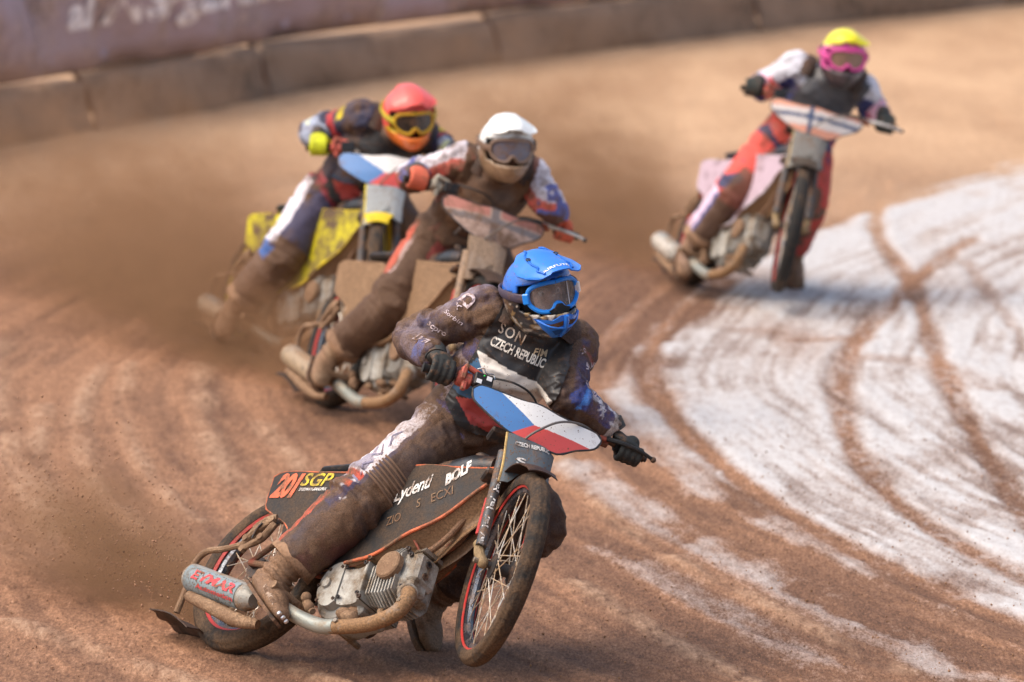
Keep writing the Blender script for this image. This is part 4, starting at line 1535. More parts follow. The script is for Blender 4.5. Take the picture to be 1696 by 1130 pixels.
    if detail:
        g_ = [(-0.088, -0.070), (-0.045, -0.080), (-0.018, -0.066), (0.018, -0.066), (0.045, -0.080), (0.088, -0.070), (0.062, -0.115), (0.030, -0.150), (0.016, -0.158), (-0.016, -0.158), (-0.030, -0.150), (-0.062, -0.115)]
        cg = MB().prism(g_, lambda y, z, w: on_chin(y, z, 0.003 + w), 0.009, sub=2).build('chin_guard', M(key + '_chin', H['chin'], rough=0.35, mud=0.10, scale=16, speck=0.2, coat=0.4), sh, angle=30)
        for sg in (-1, 1):
            vt = [(sg * 0.012, -0.086), (sg * 0.050, -0.094), (sg * 0.066, -0.088), (sg * 0.048, -0.113), (sg * 0.012, -0.104)]
            MB().prism(vt, lambda y, z, w: on_chin(y, z, 0.0135 + w), 0.0012, sub=1).build('vent', M('vent_mud', (0.05, 0.028, 0.018), rough=0.8, mud=0.5), cg)
            v2 = [(sg * 0.012, -0.116), (sg * 0.042, -0.122), (sg * 0.024, -0.142), (sg * 0.012, -0.140)]
            MB().prism(v2, lambda y, z, w: on_chin(y, z, 0.0135 + w), 0.0012, sub=1).build('vent', M('vent_blue', tuple(c_ * 0.35 for c_ in H['chin']), rough=0.6, mud=0.15), cg)
            lip = [on_chin(sg * y, z, 0.014) for y, z in [(0.082, -0.076), (0.055, -0.100), (0.02, -0.112), (0.0, -0.114)]]
            MB().tube(lip, 0.005, n=6, per=4).build('vent_lip', _mats[key + '_chin'], cg)
        MB().tube([on_chin(0, z, 0.014) for z in (-0.068, -0.09, -0.12, -0.15)], [0.009, 0.010, 0.008, 0.006], n=8).build('nose_ridge', _mats[key + '_chin'], cg)
        # nose piece under the lens
        MB().prism([(-0.042, -0.048), (-0.02, -0.040), (-0.010, -0.028), (0.010, -0.028), (0.02, -0.040), (0.042, -0.048), (0.03, -0.064), (-0.03, -0.064)], lambda y, z, w: T(V(0.158 + w - 3 * y * y, y, z)), 0.006).build('nose_piece', M('nose_black', (0.02, 0.022, 0.022), rough=0.5, mud=0.2, scale=40), gf)
    else:
        g_ = [(-0.075, -0.085), (0.075, -0.085), (0.05, -0.13), (0.02, -0.15), (-0.02, -0.15), (-0.05, -0.13)]
        MB().prism(g_, lambda y, z, w: on_chin(y, z, 0.003 + w), 0.008, sub=1).build('chin_guard', M(key + '_chin', H['chin'], rough=0.5, mud=H.get('mud', 0.3), scale=12), sh, angle=30)
    return sh


def make_glove(key, root, o0, wrist, grip, axis, mt, voxel, detail):
    """gloved hand closed round a grip; axis runs along the bar away from the rider's middle"""
    g = grip - o0
    w = wrist - o0
    ax = unit(axis)
    back = w - g
    back = unit(back - ax * (back @ ax))
    up = np.cross(ax, back)
    if up[2] < 0:
        up = -up
    ring = lambda a, r: r * (math.cos(a) * back + math.sin(a) * up)
    mb = MB()
    kn = []
    for i, off in enumerate((-0.036, -0.013, 0.010, 0.031)):
        c = g + ax * (off + 0.004)
        ln = (0.92, 1.0, 0.98, 0.86)[i]
        path = [c + ring(1.35, 0.046), c + ring(2.0, 0.046), c + ring(2.7, 0.041), c + ring(3.4, 0.036), c + ring(4.2, 0.033), c + ring(4.2 + 1.1 * ln, 0.031)]
        mb.tube(path, [0.0125, 0.0128, 0.0118, 0.0112, 0.0105, 0.0085], n=10, per=3)
        mb.ball(path[0], 0.0150, n=10, m=7)
        mb.ball(path[2], 0.0128, n=10, m=7)
        kn.append(path[0])
    kc = np.mean(kn, axis=0)
    mid = 0.5 * (kc + w) + up * 0.012
    mb.loft([(w - (mid - w) * 0.35, ax * 0.034, up * 0.030), (w, ax * 0.036, up * 0.029), (mid, ax * 0.046, up * 0.027), (kc - up * 0.004, ax * 0.048, up * 0.019), (kc + unit(kc - mid) * 0.012, ax * 0.042, up * 0.012)], n=18)
    mb.ball(g + back * 0.030 + up * 0.018, (0.03, 0.03, 0.03), n=12, m=8)
    tb = g - ax * 0.050
    mb.tube([0.5 * (w + g) - ax * 0.032 + up * 0.0, g - ax * 0.046 + ring(0.4, 0.036), tb + ring(-0.5, 0.034), tb + ax * 0.004 + ring(-1.4, 0.031), tb + ax * 0.016 + ring(-2.1, 0.030)], [0.020, 0.017, 0.0145, 0.0125, 0.0095], n=10, per=3)
    v, lt, li, ed = remesh(mb, voxel, 2)
    me = raw_mesh('glove', v, lt, li)
    go = finish('glove', me, mt, root, 180)
    cuff = MB().tube([w - unit(g - w) * 0.045, w - unit(g - w) * 0.004], [0.045, 0.041], n=20, curve=False)
    cuff.build('glove_cuff', M(key + '_cuff', (0.05, 0.055, 0.055), rough=0.8, mud=0.35, scale=30), go)
    return go


def make_boot(key, root, o0, knee, ankle, toe, mt, voxel, steel=None, detail=False):
    k_, a_, t_ = knee - o0, ankle - o0, toe - o0
    sh = unit(k_ - a_)
    f = t_ - a_
    f = unit(f - sh * (f @ sh) * 0.75)
    side = unit(np.cross(sh, f))
    dn = unit(np.cross(side, f))
    if dn @ sh > 0:
        dn = -dn
    mb = MB()
    mb.loft([(a_ + sh * 0.20, side * 0.068, f * 0.074), (a_ + sh * 0.10, side * 0.066, f * 0.072), (a_ + sh * 0.02, side * 0.060, f * 0.066), (a_ + dn * 0.03, side * 0.055, f * 0.066)], n=20)
    heel = a_ + dn * 0.055 - f * 0.035
    L = max(0.20, np.linalg.norm(t_ - a_) + 0.02)
    tip = heel + f * L
    mb.loft([(heel - f * 0.030 + dn * 0.005, side * 0.022, dn * 0.030), (heel, side * 0.046, dn * 0.050), (heel + f * L * 0.35, side * 0.052, dn * 0.056), (heel + f * L * 0.62 + dn * 0.010, side * 0.057, dn * 0.042), (heel + f * L * 0.85 + dn * 0.018, side * 0.051, dn * 0.032), (tip + dn * 0.022, side * 0.034, dn * 0.023), (tip + f * 0.012 + dn * 0.025, side * 0.012, dn * 0.010)], n=20)
    v, lt, li, ed = remesh(mb, voxel, 3)
    me = raw_mesh('boot', v, lt, li)
    nn = normals_of(me)
    s_ = (v - a_) @ sh
    amp = 0.010 * np.exp(-((s_ - 0.0) / 0.06) ** 2)
    v = v + nn * (amp * (np.sin(s_ * 190 + 6 * vnoise(v * 14, 4)))[:, None].ravel())[:, None] * 0.55 + nn * (0.006 * (fbm(v * 30, 3, 8) - 0.5))[:, None]
    me.vertices.foreach_set('co', v.astype(np.float32).ravel())
    me.update()
    bo = finish('boot', me, mt, root, 180)
    sole = MB()
    out = []
    for t, w in [(-0.035, 0.026), (-0.02, 0.044), (0.05, 0.050), (0.14, 0.057), (0.20, 0.055), (L - 0.005, 0.040), (L + 0.016, 0.018)]:
        out.append((t, w))
    pts = [heel + f * t + side * w for t, w in out] + [heel + f * t - side * w for t, w in out]
    sole.hull([p + dn * 0.046 for p in pts] + [p + dn * (0.058 if steel is None else 0.066) for p in pts])
    sole.build('sole', steel or M(key + '_sole', (0.04, 0.03, 0.025), rough=0.8, mud=0.6, scale=20), bo)
    if detail:
        for sg in (-0.022, 0.0, 0.022):
            MB().rbox(tip + f * 0.008 + side * sg + dn * 0.022, (0.014, 0.016, 0.018), np.column_stack([f, side, dn]), 0.004).build('toe_stud', M('toe_steel', (0.72, 0.70, 0.68), rough=0.3, metal=0.8, mud=0.25, scale=60), bo)
        # buckle strap over the instep
        arc = [a_ + dn * 0.012 + f * (0.03 + 0.045 * math.cos(q)) * 1.0 + side * 0.056 * math.sin(q) for q in np.linspace(-1.5, 1.5, 9)]
        MB().tube(arc, 0.010, n=8, per=2, flat=(sh, 1.2)).build('ankle_strap', mt, bo)
    return bo, (a_, f, side, dn, sh, heel)


def make_rider(key, J, bike, label, S, detail):
    J = {k: np.asarray(v, float) for k, v in J.items()}
    o0 = np.array([J['pelvis'][0], J['pelvis'][1], 0.0])
    root = empty('person', Matrix.Translation(Vector(o0)))
    tag(root, label, 'person', 'speedway riders racing round the bend')
    wv = lambda p: np.array(bike['M'] @ Vector(p))
    gR, gL = wv(bike['steer'](GRIP_R)), wv(bike['steer'](GRIP_L))
    barR = unit(wv(bike['steer'](GRIP_R + V(0, -0.1, 0))) - gR)
    barL = unit(wv(bike['steer'](GRIP_L + V(0, 0.1, 0))) - gL)
    up_b = np.array(bike['M'].to_3x3() @ Vector((0, 0, 1)))
    # wrists sit behind and a little above the grips, towards the elbows
    wR = gR + unit(unit(J['elR'] - gR) + 0.35 * up_b) * 0.082
    wL = gL + unit(unit(J['elL'] - gL) + 0.35 * up_b) * 0.082
    lat = unit(J['shL'] - J['shR'])
    spine = unit(J['neck'] - J['pelvis'])
    fwd = unit(np.cross(lat, spine))
    lat_h = unit(J['hipL'] - J['hipR'])
    lat_h = unit(lat_h - spine * (lat_h @ spine) * 0.3)
    f_h = unit(np.cross(lat_h, spine))
    L = lambda p: np.asarray(p) - o0
    mb = MB()
    mix = lambda t: unit(lat_h * (1 - t) + lat * t)
    mixf = lambda t: unit(f_h * (1 - t) + fwd * t)
    pv, ws, ct, nk = L(J['pelvis']), L(J['waist']), L(J['chest']), L(J['neck'])
    shm = 0.5 * (L(J['shR']) + L(J['shL']))
    mb.loft([(pv - spine * 0.13, lat_h * 0.09, f_h * 0.085), (pv - spine * 0.08, lat_h * 0.155, f_h * 0.125), (pv, lat_h * 0.178, f_h * 0.138), (pv * 0.4 + ws * 0.6, mix(0.4) * 0.165, mixf(0.4) * 0.130),
             (ws, mix(0.5) * 0.165, mixf(0.5) * 0.128), (0.5 * (ws + ct), mix(0.8) * 0.178, fwd * 0.135), (ct, lat * 0.185, fwd * 0.138), (0.5 * (ct + shm), lat * 0.18, fwd * 0.125), (shm + spine * 0.015, lat * 0.14, fwd * 0.10), (nk * 0.6 + shm * 0.4 + spine * 0.05, lat * 0.075, fwd * 0.075)], n=28)
    hc = L(J['head'])
    HR = helmet_frame(S['look'], S['head_up'])
    mb.tube([nk - spine * 0.03, 0.5 * (nk + hc), hc], [0.075, 0.065, 0.06], n=14)
    mb.ball(hc + HR @ V(0.005, 0, 0.0), (0.098, 0.076, 0.115), n=20, m=14, R=HR)
    mb.ball(hc + HR @ V(0.098, 0, -0.012), (0.020, 0.014, 0.030), n=10, m=8, R=HR)        # nose
    mb.ball(hc + HR @ V(0.078, 0, 0.035), (0.020, 0.062, 0.014), n=12, m=8, R=HR)         # brow
    mb.ball(hc + HR @ V(0.080, 0, -0.060), (0.016, 0.030, 0.010), n=12, m=8, R=HR)        # lips
    lines = {}
    r_up, r_fo = S.get('arm', (0.072, 0.067))

    def limb(name, pts, rad_, n=22):
        lines[name] = (catmull([L(p) for p in pts], 6), rad_)
        mb.tube([L(p) for p in pts], rad_, n=n, per=6)
    for sd_, sh, el, wr in (('R', J['shR'], J['elR'], wR), ('L', J['shL'], J['elL'], wL)):
        inw = unit(J['chest'] - sh)
        el2 = el
        bow = unit(el2 - 0.5 * (sh + wr))
        limb('arm' + sd_, [sh + inw * 0.05, sh, 0.5 * (sh + el2) + bow * 0.006, el2, 0.5 * (el2 + wr) + bow * 0.008, wr + unit(el2 - wr) * 0.015], [0.080, 0.086, r_up, r_fo + 0.004, r_fo - 0.005, 0.047])
    for sd_, hp, kn, an in (('R', J['hipR'], J['knR'], J['anR']), ('L', J['hipL'], J['knL'], J['anL'])):
        bow = unit(kn - 0.5 * (hp + an))
        limb('leg' + sd_, [hp + unit(hp - kn) * 0.04, hp, 0.55 * hp + 0.45 * kn, kn + bow * 0.015, 0.5 * (kn + an), an + unit(kn - an) * 0.07], [0.11, 0.134, 0.124, 0.110, 0.098, 0.092] if sd_ == 'R' else [0.11, 0.130, 0.110, 0.090, 0.084, 0.078])
    v, lt, li, ed = remesh(mb, S['voxel'], 5)
    me = raw_mesh('body', v, lt, li)
    nn = normals_of(me)
    # which limb is each point on
    best = np.full(len(v), 9.0)
    who = np.zeros(len(v), int)
    tpar = np.zeros(len(v))
    foot = np.zeros_like(v)
    names = list(lines) + ['trunk', 'headp']
    for i, nme in enumerate(lines):
        d, t, f = near_line(v, lines[nme][0])
        rr = np.interp(t * (len(lines[nme][1]) - 1), np.arange(len(lines[nme][1])), lines[nme][1])
        q = d / rr
        m = q < best
        best[m], who[m], tpar[m], foot[m] = q[m], i, t[m], f[m]
    d, t, f = near_line(v, np.array([pv - spine * 0.1, pv, ws, ct, shm + spine * 0.04]))
    q = d / 0.185
    m = q < best * 0.98
    best[m], who[m], tpar[m], foot[m] = q[m], len(lines), t[m], f[m]
    dh = np.linalg.norm(v - hc, axis=1)
    m = dh < 0.125
    who[m] = len(lines) + 1
    # cloth folds
    disp = np.zeros(len(v))
    for i, nme in enumerate(names):
        m = who == i
        if not m.any() or nme == 'headp':
            continue
        if nme == 'trunk':
            rel = v[m] - pv
            c_ = np.column_stack([rel @ lat * 5, rel @ fwd * 5, rel @ spine * 13])
            nz = fbm(c_, 3, 31)
            disp[m] = 0.026 * (1 - np.abs(2 * nz - 1) * 1.6 - 0.45)
            continue
        line = lines[nme][0]
        Ln = np.linalg.norm(np.diff(line, axis=0), axis=1).sum()
        dr = v[m] - foot[m]
        dr /= np.maximum(np.linalg.norm(dr, axis=1)[:, None], 1e-6)
        t_ = tpar[m]
        # folds run round the limb, slanted, thickest at the bends
        slant = dr @ unit(V(0.5, 0.3, 0.8)) * 0.035
        c_ = np.column_stack([(t_ * Ln + slant) * 19, dr @ V(1, 0, 0) * 0.8, dr @ V(0, 0, 1) * 0.8 + dr @ V(0, 1, 0) * 0.5])
        nz = fbm(c_, 3, 40 + i)
        bend = (0.40 if nme.startswith('arm') else 0.20) + 0.75 * np.exp(-((t_ - 0.57) / 0.13) ** 2) + 0.5 * np.exp(-((t_ - 0.12) / 0.12) ** 2) + 0.35 * smooth(0.85, 1, t_)
        amp = 0.024 if nme.startswith('arm') else 0.023
        disp[m] = amp * bend * ((1 - np.abs(2 * nz - 1)) ** 2.2 - 0.5) * 1.25
        disp[m] += 0.05 * (fbm(v[m] * 9, 2, 60 + i) - 0.5) * 0.35
        if detail and nme == 'legR':
            seam = np.exp(-((t_ - 0.64) / 0.010) ** 2)
            disp[m] += 0.010 * seam - 0.009 * np.exp(-((t_ - 0.665) / 0.012) ** 2)
    disp *= smooth(0.11, 0.16, dh)
    v = v + nn * disp[:, None]
    for _ in range(1):
        s = np.zeros_like(v)
        np.add.at(s, ed[:, 0], v[ed[:, 1]])
        np.add.at(s, ed[:, 1], v[ed[:, 0]])
        deg = np.bincount(ed.ravel(), minlength=len(v))[:, None]
        v = 0.7 * v + 0.3 * s / np.maximum(deg, 1)
    me.vertices.foreach_set('co', v.astype(np.float32).ravel())
    me.update()
    # colours of the suit, in limb coordinates
    C = np.tile(np.array(S['base']), (len(v), 1))
    for i, nme in enumerate(names):
        m = who == i
        if not m.any():
            continue
        if nme == 'headp':
            C[m] = (0.52, 0.32, 0.235)
            continue
        dr = v[m] - foot[m]
        dr /= np.maximum(np.linalg.norm(dr, axis=1)[:, None], 1e-6)
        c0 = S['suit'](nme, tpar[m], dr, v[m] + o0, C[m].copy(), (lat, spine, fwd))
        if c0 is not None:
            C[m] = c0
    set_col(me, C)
    body = finish('body', me, M(key + '_suit', (1, 1, 1), rough=0.72, mud=S['mud'], mudcol=S.get('mudcol', (0.112, 0.062, 0.035)), scale=S.get('mudscale', 6.0), bump=0.35, attr='Col', fine=240, speck=0.45, var=0.28, wrinkle=0.32), root, 180)
    for sg in (-1, 1):
        if detail:
            e_ = MB().ball(hc + HR @ V(0.086, sg * 0.031, 0.010), 0.0125, n=14, m=10).build('eye', M('eye_white', (0.40, 0.36, 0.33), rough=0.2, mud=0.0, bump=0), root)
            MB().ball(hc + HR @ V(0.0945, sg * 0.031, 0.009), 0.0058, n=10, m=8).build('iris', M('iris', (0.04, 0.025, 0.015), rough=0.2, mud=0.0, bump=0), e_)
            MB().tube([hc + HR @ V(0.094, sg * 0.014, 0.027), hc + HR @ V(0.097, sg * 0.032, 0.031), hc + HR @ V(0.086, sg * 0.050, 0.025)], 0.004, n=6).build('eyebrow', M('brow_hair', (0.05, 0.03, 0.02), mud=0.0), root)
    if detail:
        # stretch ribs sewn in above the right knee
        ln = lines['legR'][0]
        acc = np.r_[0, np.cumsum(np.linalg.norm(np.diff(ln, axis=0), axis=1))]
        trk = BVHTree.FromPolygons([tuple(p) for p in v], [tuple(x) for x in np.split(li, np.cumsum(lt)[:-1])])
        for i in range(7):
            s_ = acc[-1] * (0.405 + 0.020 * i)
            c_ = np.array([np.interp(s_, acc, ln[:, q]) for q in range(3)])
            tg = unit(np.array([np.interp(s_ + 0.02, acc, ln[:, q]) for q in range(3)]) - c_)
            u_ = unit(V(0.62, -0.75, 0.2) - tg * (V(0.62, -0.75, 0.2) @ tg))
            w_ = np.cross(tg, u_)
            arc = []
            for a_ in np.linspace(-0.95, 1.0, 12):
                d_ = math.cos(a_) * u_ + math.sin(a_) * w_
                h_ = trk.ray_cast(Vector(c_ + d_ * 0.3 + tg * 0.012 * math.cos(a_)), Vector(-d_), 0.4)
                if h_[0] is not None:
                    arc.append(np.array(h_[0]) + d_ * 0.0015)
            if len(arc) > 4:
                MB().tube(arc, 0.0042, n=6, per=2).build('knee_rib', M('rib_cloth', (0.165, 0.10, 0.066), rough=0.75, mud=0.35, scale=14), body)
    # race bib
    tr = BVHTree.FromPolygons([tuple(p) for p in v], [tuple(x) for x in np.split(li, np.cumsum(lt)[:-1])])
    shR, shL, nkw, pvw = J['shR'], J['shL'], J['neck'], J['pelvis']
    a1, b1 = (shL - shR), (pvw - nkw)
    to_w = lambda a, b: nkw + a * a1 + b * b1
    poly = np.array(BIB)
    step = 0.0042 if detail else 0.012
    na_, nb_ = int(np.ptp(poly[:, 0]) * np.linalg.norm(a1) / step), int(np.ptp(poly[:, 1]) * np.linalg.norm(b1) / step)
    ua, ub = np.linspace(poly[:, 0].min(), poly[:, 0].max(), na_), np.linspace(poly[:, 1].min(), poly[:, 1].max(), nb_)
    AA, BB = np.meshgrid(ua, ub)
    AB = np.column_stack([AA.ravel(), BB.ravel()])
    ins = in_poly(AB, poly)
    pos = np.full((len(AB), 3), np.nan)
    vd = unit(fwd + V(0, -0.6, 0.1))
    for i in range(len(AB)):
        p = to_w(*AB[i]) - o0
        h = tr.ray_cast(Vector(p + vd * 0.45), Vector(-vd), 0.8)
        if h[0] is not None:
            pos[i] = np.array(h[0])
        else:
            pos[i] = p
    G = pos.reshape(nb_, na_, 3)
    dep = (G - L(J['chest'])) @ vd
    for _ in range(14 if detail else 6):     # stretch the vinyl over the folds
        pd = np.pad(dep, 1, mode='edge')
        dep = np.maximum(0.25 * (pd[:-2, 1:-1] + pd[2:, 1:-1] + pd[1:-1, :-2] + pd[1:-1, 2:]), dep - 0.0008)
    base_d = (G - L(J['chest'])) @ vd
    sag = 0.006 * (fbm(np.column_stack([AB[:, 0] * 5 + AB[:, 1] * 3, AB[:, 1] * 4, AB[:, 0] * 0]), 3, 77) - 0.5).reshape(nb_, na_) * 2.5
    G = G + vd * (np.maximum(dep, base_d + 0.002) - base_d + 0.014 + sag)[..., None]
    idx = np.arange(na_ * nb_).reshape(nb_, na_)
    cell = [(idx[i, j], idx[i, j + 1], idx[i + 1, j + 1], idx[i + 1, j]) for i in range(nb_ - 1) for j in range(na_ - 1) if ins[idx[i, j]] and ins[idx[i, j + 1]] and ins[idx[i + 1, j + 1]] and ins[idx[i + 1, j]]]
    used = np.unique(np.array(cell).ravel())
    remap = -np.ones(len(AB), int)
    remap[used] = np.arange(len(used))
    bm_ = MB()
    bm_.add(G.reshape(-1, 3)[used], [tuple(remap[list(c_)]) for c_ in cell])
    bme = bm_.mesh('race_bib')
    set_col(bme, S['bib'](AB[used]))
    bib = finish('race_bib', bme, M(key + '_bib', (1, 1, 1), rough=0.42, mud=S['mud_bib'], scale=7, bump=0.15, attr='Col', speck=0.35, coat=0.1), root, 180)
    # collar / shoulder flaps of the bib
    for sg, sh in ((-1, J['shR']), (1, J['shL'])):
        p0 = L(sh) - lat * sg * 0.055 + spine * 0.055
        path = [p0 + fwd * 0.085 - spine * 0.02, p0 + fwd * 0.04 + spine * 0.035, p0 - fwd * 0.03 + spine * 0.042, p0 - fwd * 0.09 + spine * 0.01]
        pr = []
        for q in catmull(path, 4):
            h = tr.find_nearest(Vector(q))
            pr.append(np.array(h[0]) + np.array(h[1]) * 0.004)
        MB().tube(pr, 0.040, n=14, per=1, flat=(unit(spine + 0.2 * lat * sg), 0.22)).build('shoulder_flap', M(key + '_flap', S.get('flap', (0.03, 0.028, 0.03)), rough=0.5, mud=0.45, scale=10), root)
    # gloves, boots, helmet
    gm = M(key + '_glove', S['glove'], rough=0.7, mud=0.3, scale=22, bump=0.4, fine=300)
    glR = make_glove(key, root, o0, wR, gR, barR, gm, 0.0042 if detail else 0.007, detail)
    glL = make_glove(key, root, o0, wL, gL, barL, gm, 0.0042 if detail else 0.007, detail)
    bm1 = M(key + '_boot', S['boot'], rough=0.6, mud=0.6, mudcol=(0.20, 0.115, 0.065), scale=12, bump=0.5)
    steel = M('steel_shoe', (0.13, 0.11, 0.10), rough=0.5, metal=0.6, mud=0.55, scale=14)
    bR, fr = make_boot(key, root, o0, J['knR'], J['anR'], J['toeR'], bm1, 0.0055 if detail else 0.009, None, detail)
    bL, _ = make_boot(key, root, o0, J['knL'], J['anL'], J['toeL'], bm1, 0.0055 if detail else 0.009, steel, False)
    # flared trouser cuff over the right boot
    kn, an = L(J['knR']), L(J['anR'])
    shd = unit(kn - an)
    cu = MB().tube([an + shd * 0.105, an + shd * 0.075, an + shd * 0.052], [0.095, 0.098, 0.101], n=28, curve=False, cap=False)
    cuo = cu.build('trouser_cuff', M(key + '_cuffedge', S.get('cuff', (0.32, 0.19, 0.11)), rough=0.7, mud=0.5, scale=15, bump=0.4), root)
    md = cuo.modifiers.new('thick', 'SOLIDIFY')
    md.thickness = 0.005
    hel = make_helmet(key, root, hc, HR, S['helmet'], detail)
    return dict(root=root, body=body, tree=tr, bib=bib, helmet=hel, boot=bR, boot_frame=fr, o0=o0, gl=(glR, glL), frame=(lat, spine, fwd), Minv=Matrix.Translation(Vector(-o0)))
# ------------------------------------------------------------------ liveries
NAVY, BLUE, WHITE, RED = (0.030, 0.034, 0.095), (0.035, 0.085, 0.36), (0.74, 0.71, 0.74), (0.62, 0.065, 0.045)
BROWN = (0.062, 0.040, 0.034)
TAN = (0.24, 0.15, 0.095)


def put(C, m, c, k=1.0):
    w = np.asarray(m, float)[:, None] * k
    return C * (1 - w) + np.array(c) * w


def plate_czech(me, u, v):
    C = np.tile(np.array((0.72, 0.71, 0.69)), (len(u), 1))
    blue = (v > -0.128 + (u - 0.013) * -0.66 - 0.0) & (u < 0.013) & ((v + 0.012) < (u + 0.188) * -0.60 + 0.004)
    UV = np.column_stack([u, v])
    blue = in_poly(UV, np.array([(-0.182, 0.02), (0.013, -0.128), (-0.072, -0.19), (-0.3, -0.2), (-0.3, 0.05)]))
    redp = in_poly(UV, np.array([(0.013, -0.128), (-0.073, -0.19), (-0.05, -0.3), (0.3, -0.3), (0.30, -0.118), (0.257, -0.114)]))
    C = put(C, redp, (0.60, 0.085, 0.075))
    C = put(C, blue, (0.075, 0.19, 0.42))
    set_col(me, C)


def plate_mud(me, u, v):
    C = np.tile(np.array((0.46, 0.32, 0.25)), (len(u), 1))
    C = put(C, (np.abs(u - 0.03) < 0.02) | (np.abs(v + 0.10) < 0.016), (0.20, 0.17, 0.16))
    C = put(C, (v > -0.075) & (np.abs(u - 0.03) > 0.03), (0.46, 0.15, 0.11), 0.75)
    set_col(me, C)


def plate_cross(me, u, v):
    C = np.tile(np.array((0.58, 0.26, 0.17)), (len(u), 1))
    C = put(C, (np.abs(v + 0.10) < 0.05), (0.52, 0.47, 0.44))
    C = put(C, (np.abs(u) < 0.012) | (np.abs(v + 0.095) < 0.012), (0.05, 0.07, 0.13))
    set_col(me, C)


def bib_czech(AB):
    C = np.tile(np.array((0.034, 0.032, 0.032)), (len(AB), 1))
    C = put(C, in_poly(AB, np.array(BIB_WHITE)), (0.76, 0.71, 0.64))
    n_ = fbm(np.column_stack([AB * 7, AB[:, :1] * 0]), 4, 21)
    C = put(C, in_poly(AB, np.array(BIB_WHITE)), (0.27, 0.17, 0.10), 1.0 * 0.0) * 1.0
    C = C * (1 - (smooth(0.60, 0.76, n_) * (C[:, 0] > 0.3))[:, None] * np.array((0.45, 0.58, 0.68)))
    C = put(C, in_poly(AB, np.array(BIB_BLUE)), (0.05, 0.13, 0.24))
    C = put(C, in_poly(AB, np.array(BIB_RED)), (0.50, 0.085, 0.075))
    return C


def bib_mud(AB):
    n = fbm(np.column_stack([AB * 6, AB[:, :1] * 0]), 3, 4)
    return np.array((0.10, 0.06, 0.04)) + (n[:, None] - 0.5) * np.array((0.10, 0.065, 0.045))


def bib_black_red(AB):
    C = np.tile(np.array((0.055, 0.054, 0.06)), (len(AB), 1))
    b = AB[:, 1]
    C = put(C, (b > 0.42) & (AB[:, 0] < -0.02), (0.60, 0.10, 0.07))
    C = put(C, (b > 0.46) & (AB[:, 0] > 0.12) & (b < 0.86), (0.55, 0.06, 0.06))
    C = put(C, (b > 0.50) & (AB[:, 0] > -0.02) & (AB[:, 0] < 0.10), (0.60, 0.60, 0.64))
    return C


def nz(P, s, seed):
    return fbm(P * s, 3, seed)


def suit_blue(nm, t, dr, P, C, ax):
    lat, spine, fwd = ax
    n = nz(P, 14, 5)
    if nm == 'legR':
        o = dr @ unit(V(-0.72, 0.05, 0.69))
        e = o + 0.12 * (n - 0.5)
        C = put(C, (e > 0.46) & (t < 0.60), (0.07, 0.065, 0.12), 0.5)
        C = put(C, (e > 0.58) & (t < 0.545), (0.66, 0.60, 0.62))
        C = put(C, (e > 0.74) & (n > 0.54) & (t < 0.54), (0.30, 0.27, 0.32))
        C = put(C, (e > 0.62) & (t > 0.545) & (t < 0.575), (0.58, 0.075, 0.05))
        C = put(C, (e > 0.50) & (t > 0.575) & (t < 0.72), NAVY)
        C = put(C, (e > 0.45) & (t > 0.575) & (t < 0.68) & (nz(P, 34, 9) > 0.56), (0.72, 0.70, 0.74))
        C = put(C, (e > 0.62) & (t > 0.60) & (t < 0.63), (0.55, 0.10, 0.05))
        C = put(C, (e > 0.90) & (t > 0.68), (0.50, 0.09, 0.05))
        C = put(C, (e > 0.55) & (e < 0.80) & (t > 0.70), (0.085, 0.070, 0.085), 0.35)
        C = put(C, (e < 0.10) & (t > 0.72) & (dr[:, 1] < -0.1), (0.115, 0.042, 0.036), 0.8)
    elif nm == 'legL':
        pass
    elif nm == 'armR':
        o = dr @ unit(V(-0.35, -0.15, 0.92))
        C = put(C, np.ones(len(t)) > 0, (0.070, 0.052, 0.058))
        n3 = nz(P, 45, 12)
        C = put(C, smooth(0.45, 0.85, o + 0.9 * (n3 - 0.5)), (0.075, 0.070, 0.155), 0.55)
        C = put(C, smooth(0.80, 1.0, o + 0.7 * (n3 - 0.5)), (0.30, 0.25, 0.28), 0.6)  # purple highlights along the top of the sleeve, painted into the suit colour
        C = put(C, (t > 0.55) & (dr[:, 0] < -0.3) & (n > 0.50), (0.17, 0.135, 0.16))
        C = put(C, (t > 0.88) & (n > 0.5), (0.11, 0.13, 0.30))
    elif nm == 'armL':
        o = dr @ unit(V(0.86, -0.25, 0.25))
        e = o + 0.35 * (n - 0.5)
        C = put(C, np.ones(len(t)) > 0, (0.065, 0.043, 0.040))
        C = put(C, (e > 0.72), (0.055, 0.052, 0.12))
        C = put(C, (e > 0.35) & (t > 0.60), (0.040, 0.055, 0.19))
        C = put(C, (e > 0.15) & (t > 0.64) & (t < 0.70) & (n > 0.42), (0.06, 0.18, 0.50))
        C = put(C, (e > 0.62) & (t > 0.70) & (nz(P, 40, 3) > 0.52), (0.66, 0.66, 0.74))
        C = put(C, (t > 0.93), (0.55, 0.52, 0.50))
        C = put(C, (e > 0.80) & (t > 0.24) & (t < 0.29), (0.60, 0.08, 0.09))
    elif nm == 'trunk':
        rel = P - P.mean(0)
        side = dr @ lat
        C = put(C, (side < -0.45) & (t > 0.30) & (t < 0.75), (0.05, 0.07, 0.24))
        C = put(C, (side < -0.60) & (t > 0.28) & (t < 0.62) & (n > 0.42), (0.60, 0.50, 0.54))
        C = put(C, (side < -0.2) & (t > 0.16) & (t < 0.24) & (n > 0.40), (0.07, 0.08, 0.26))
    return C


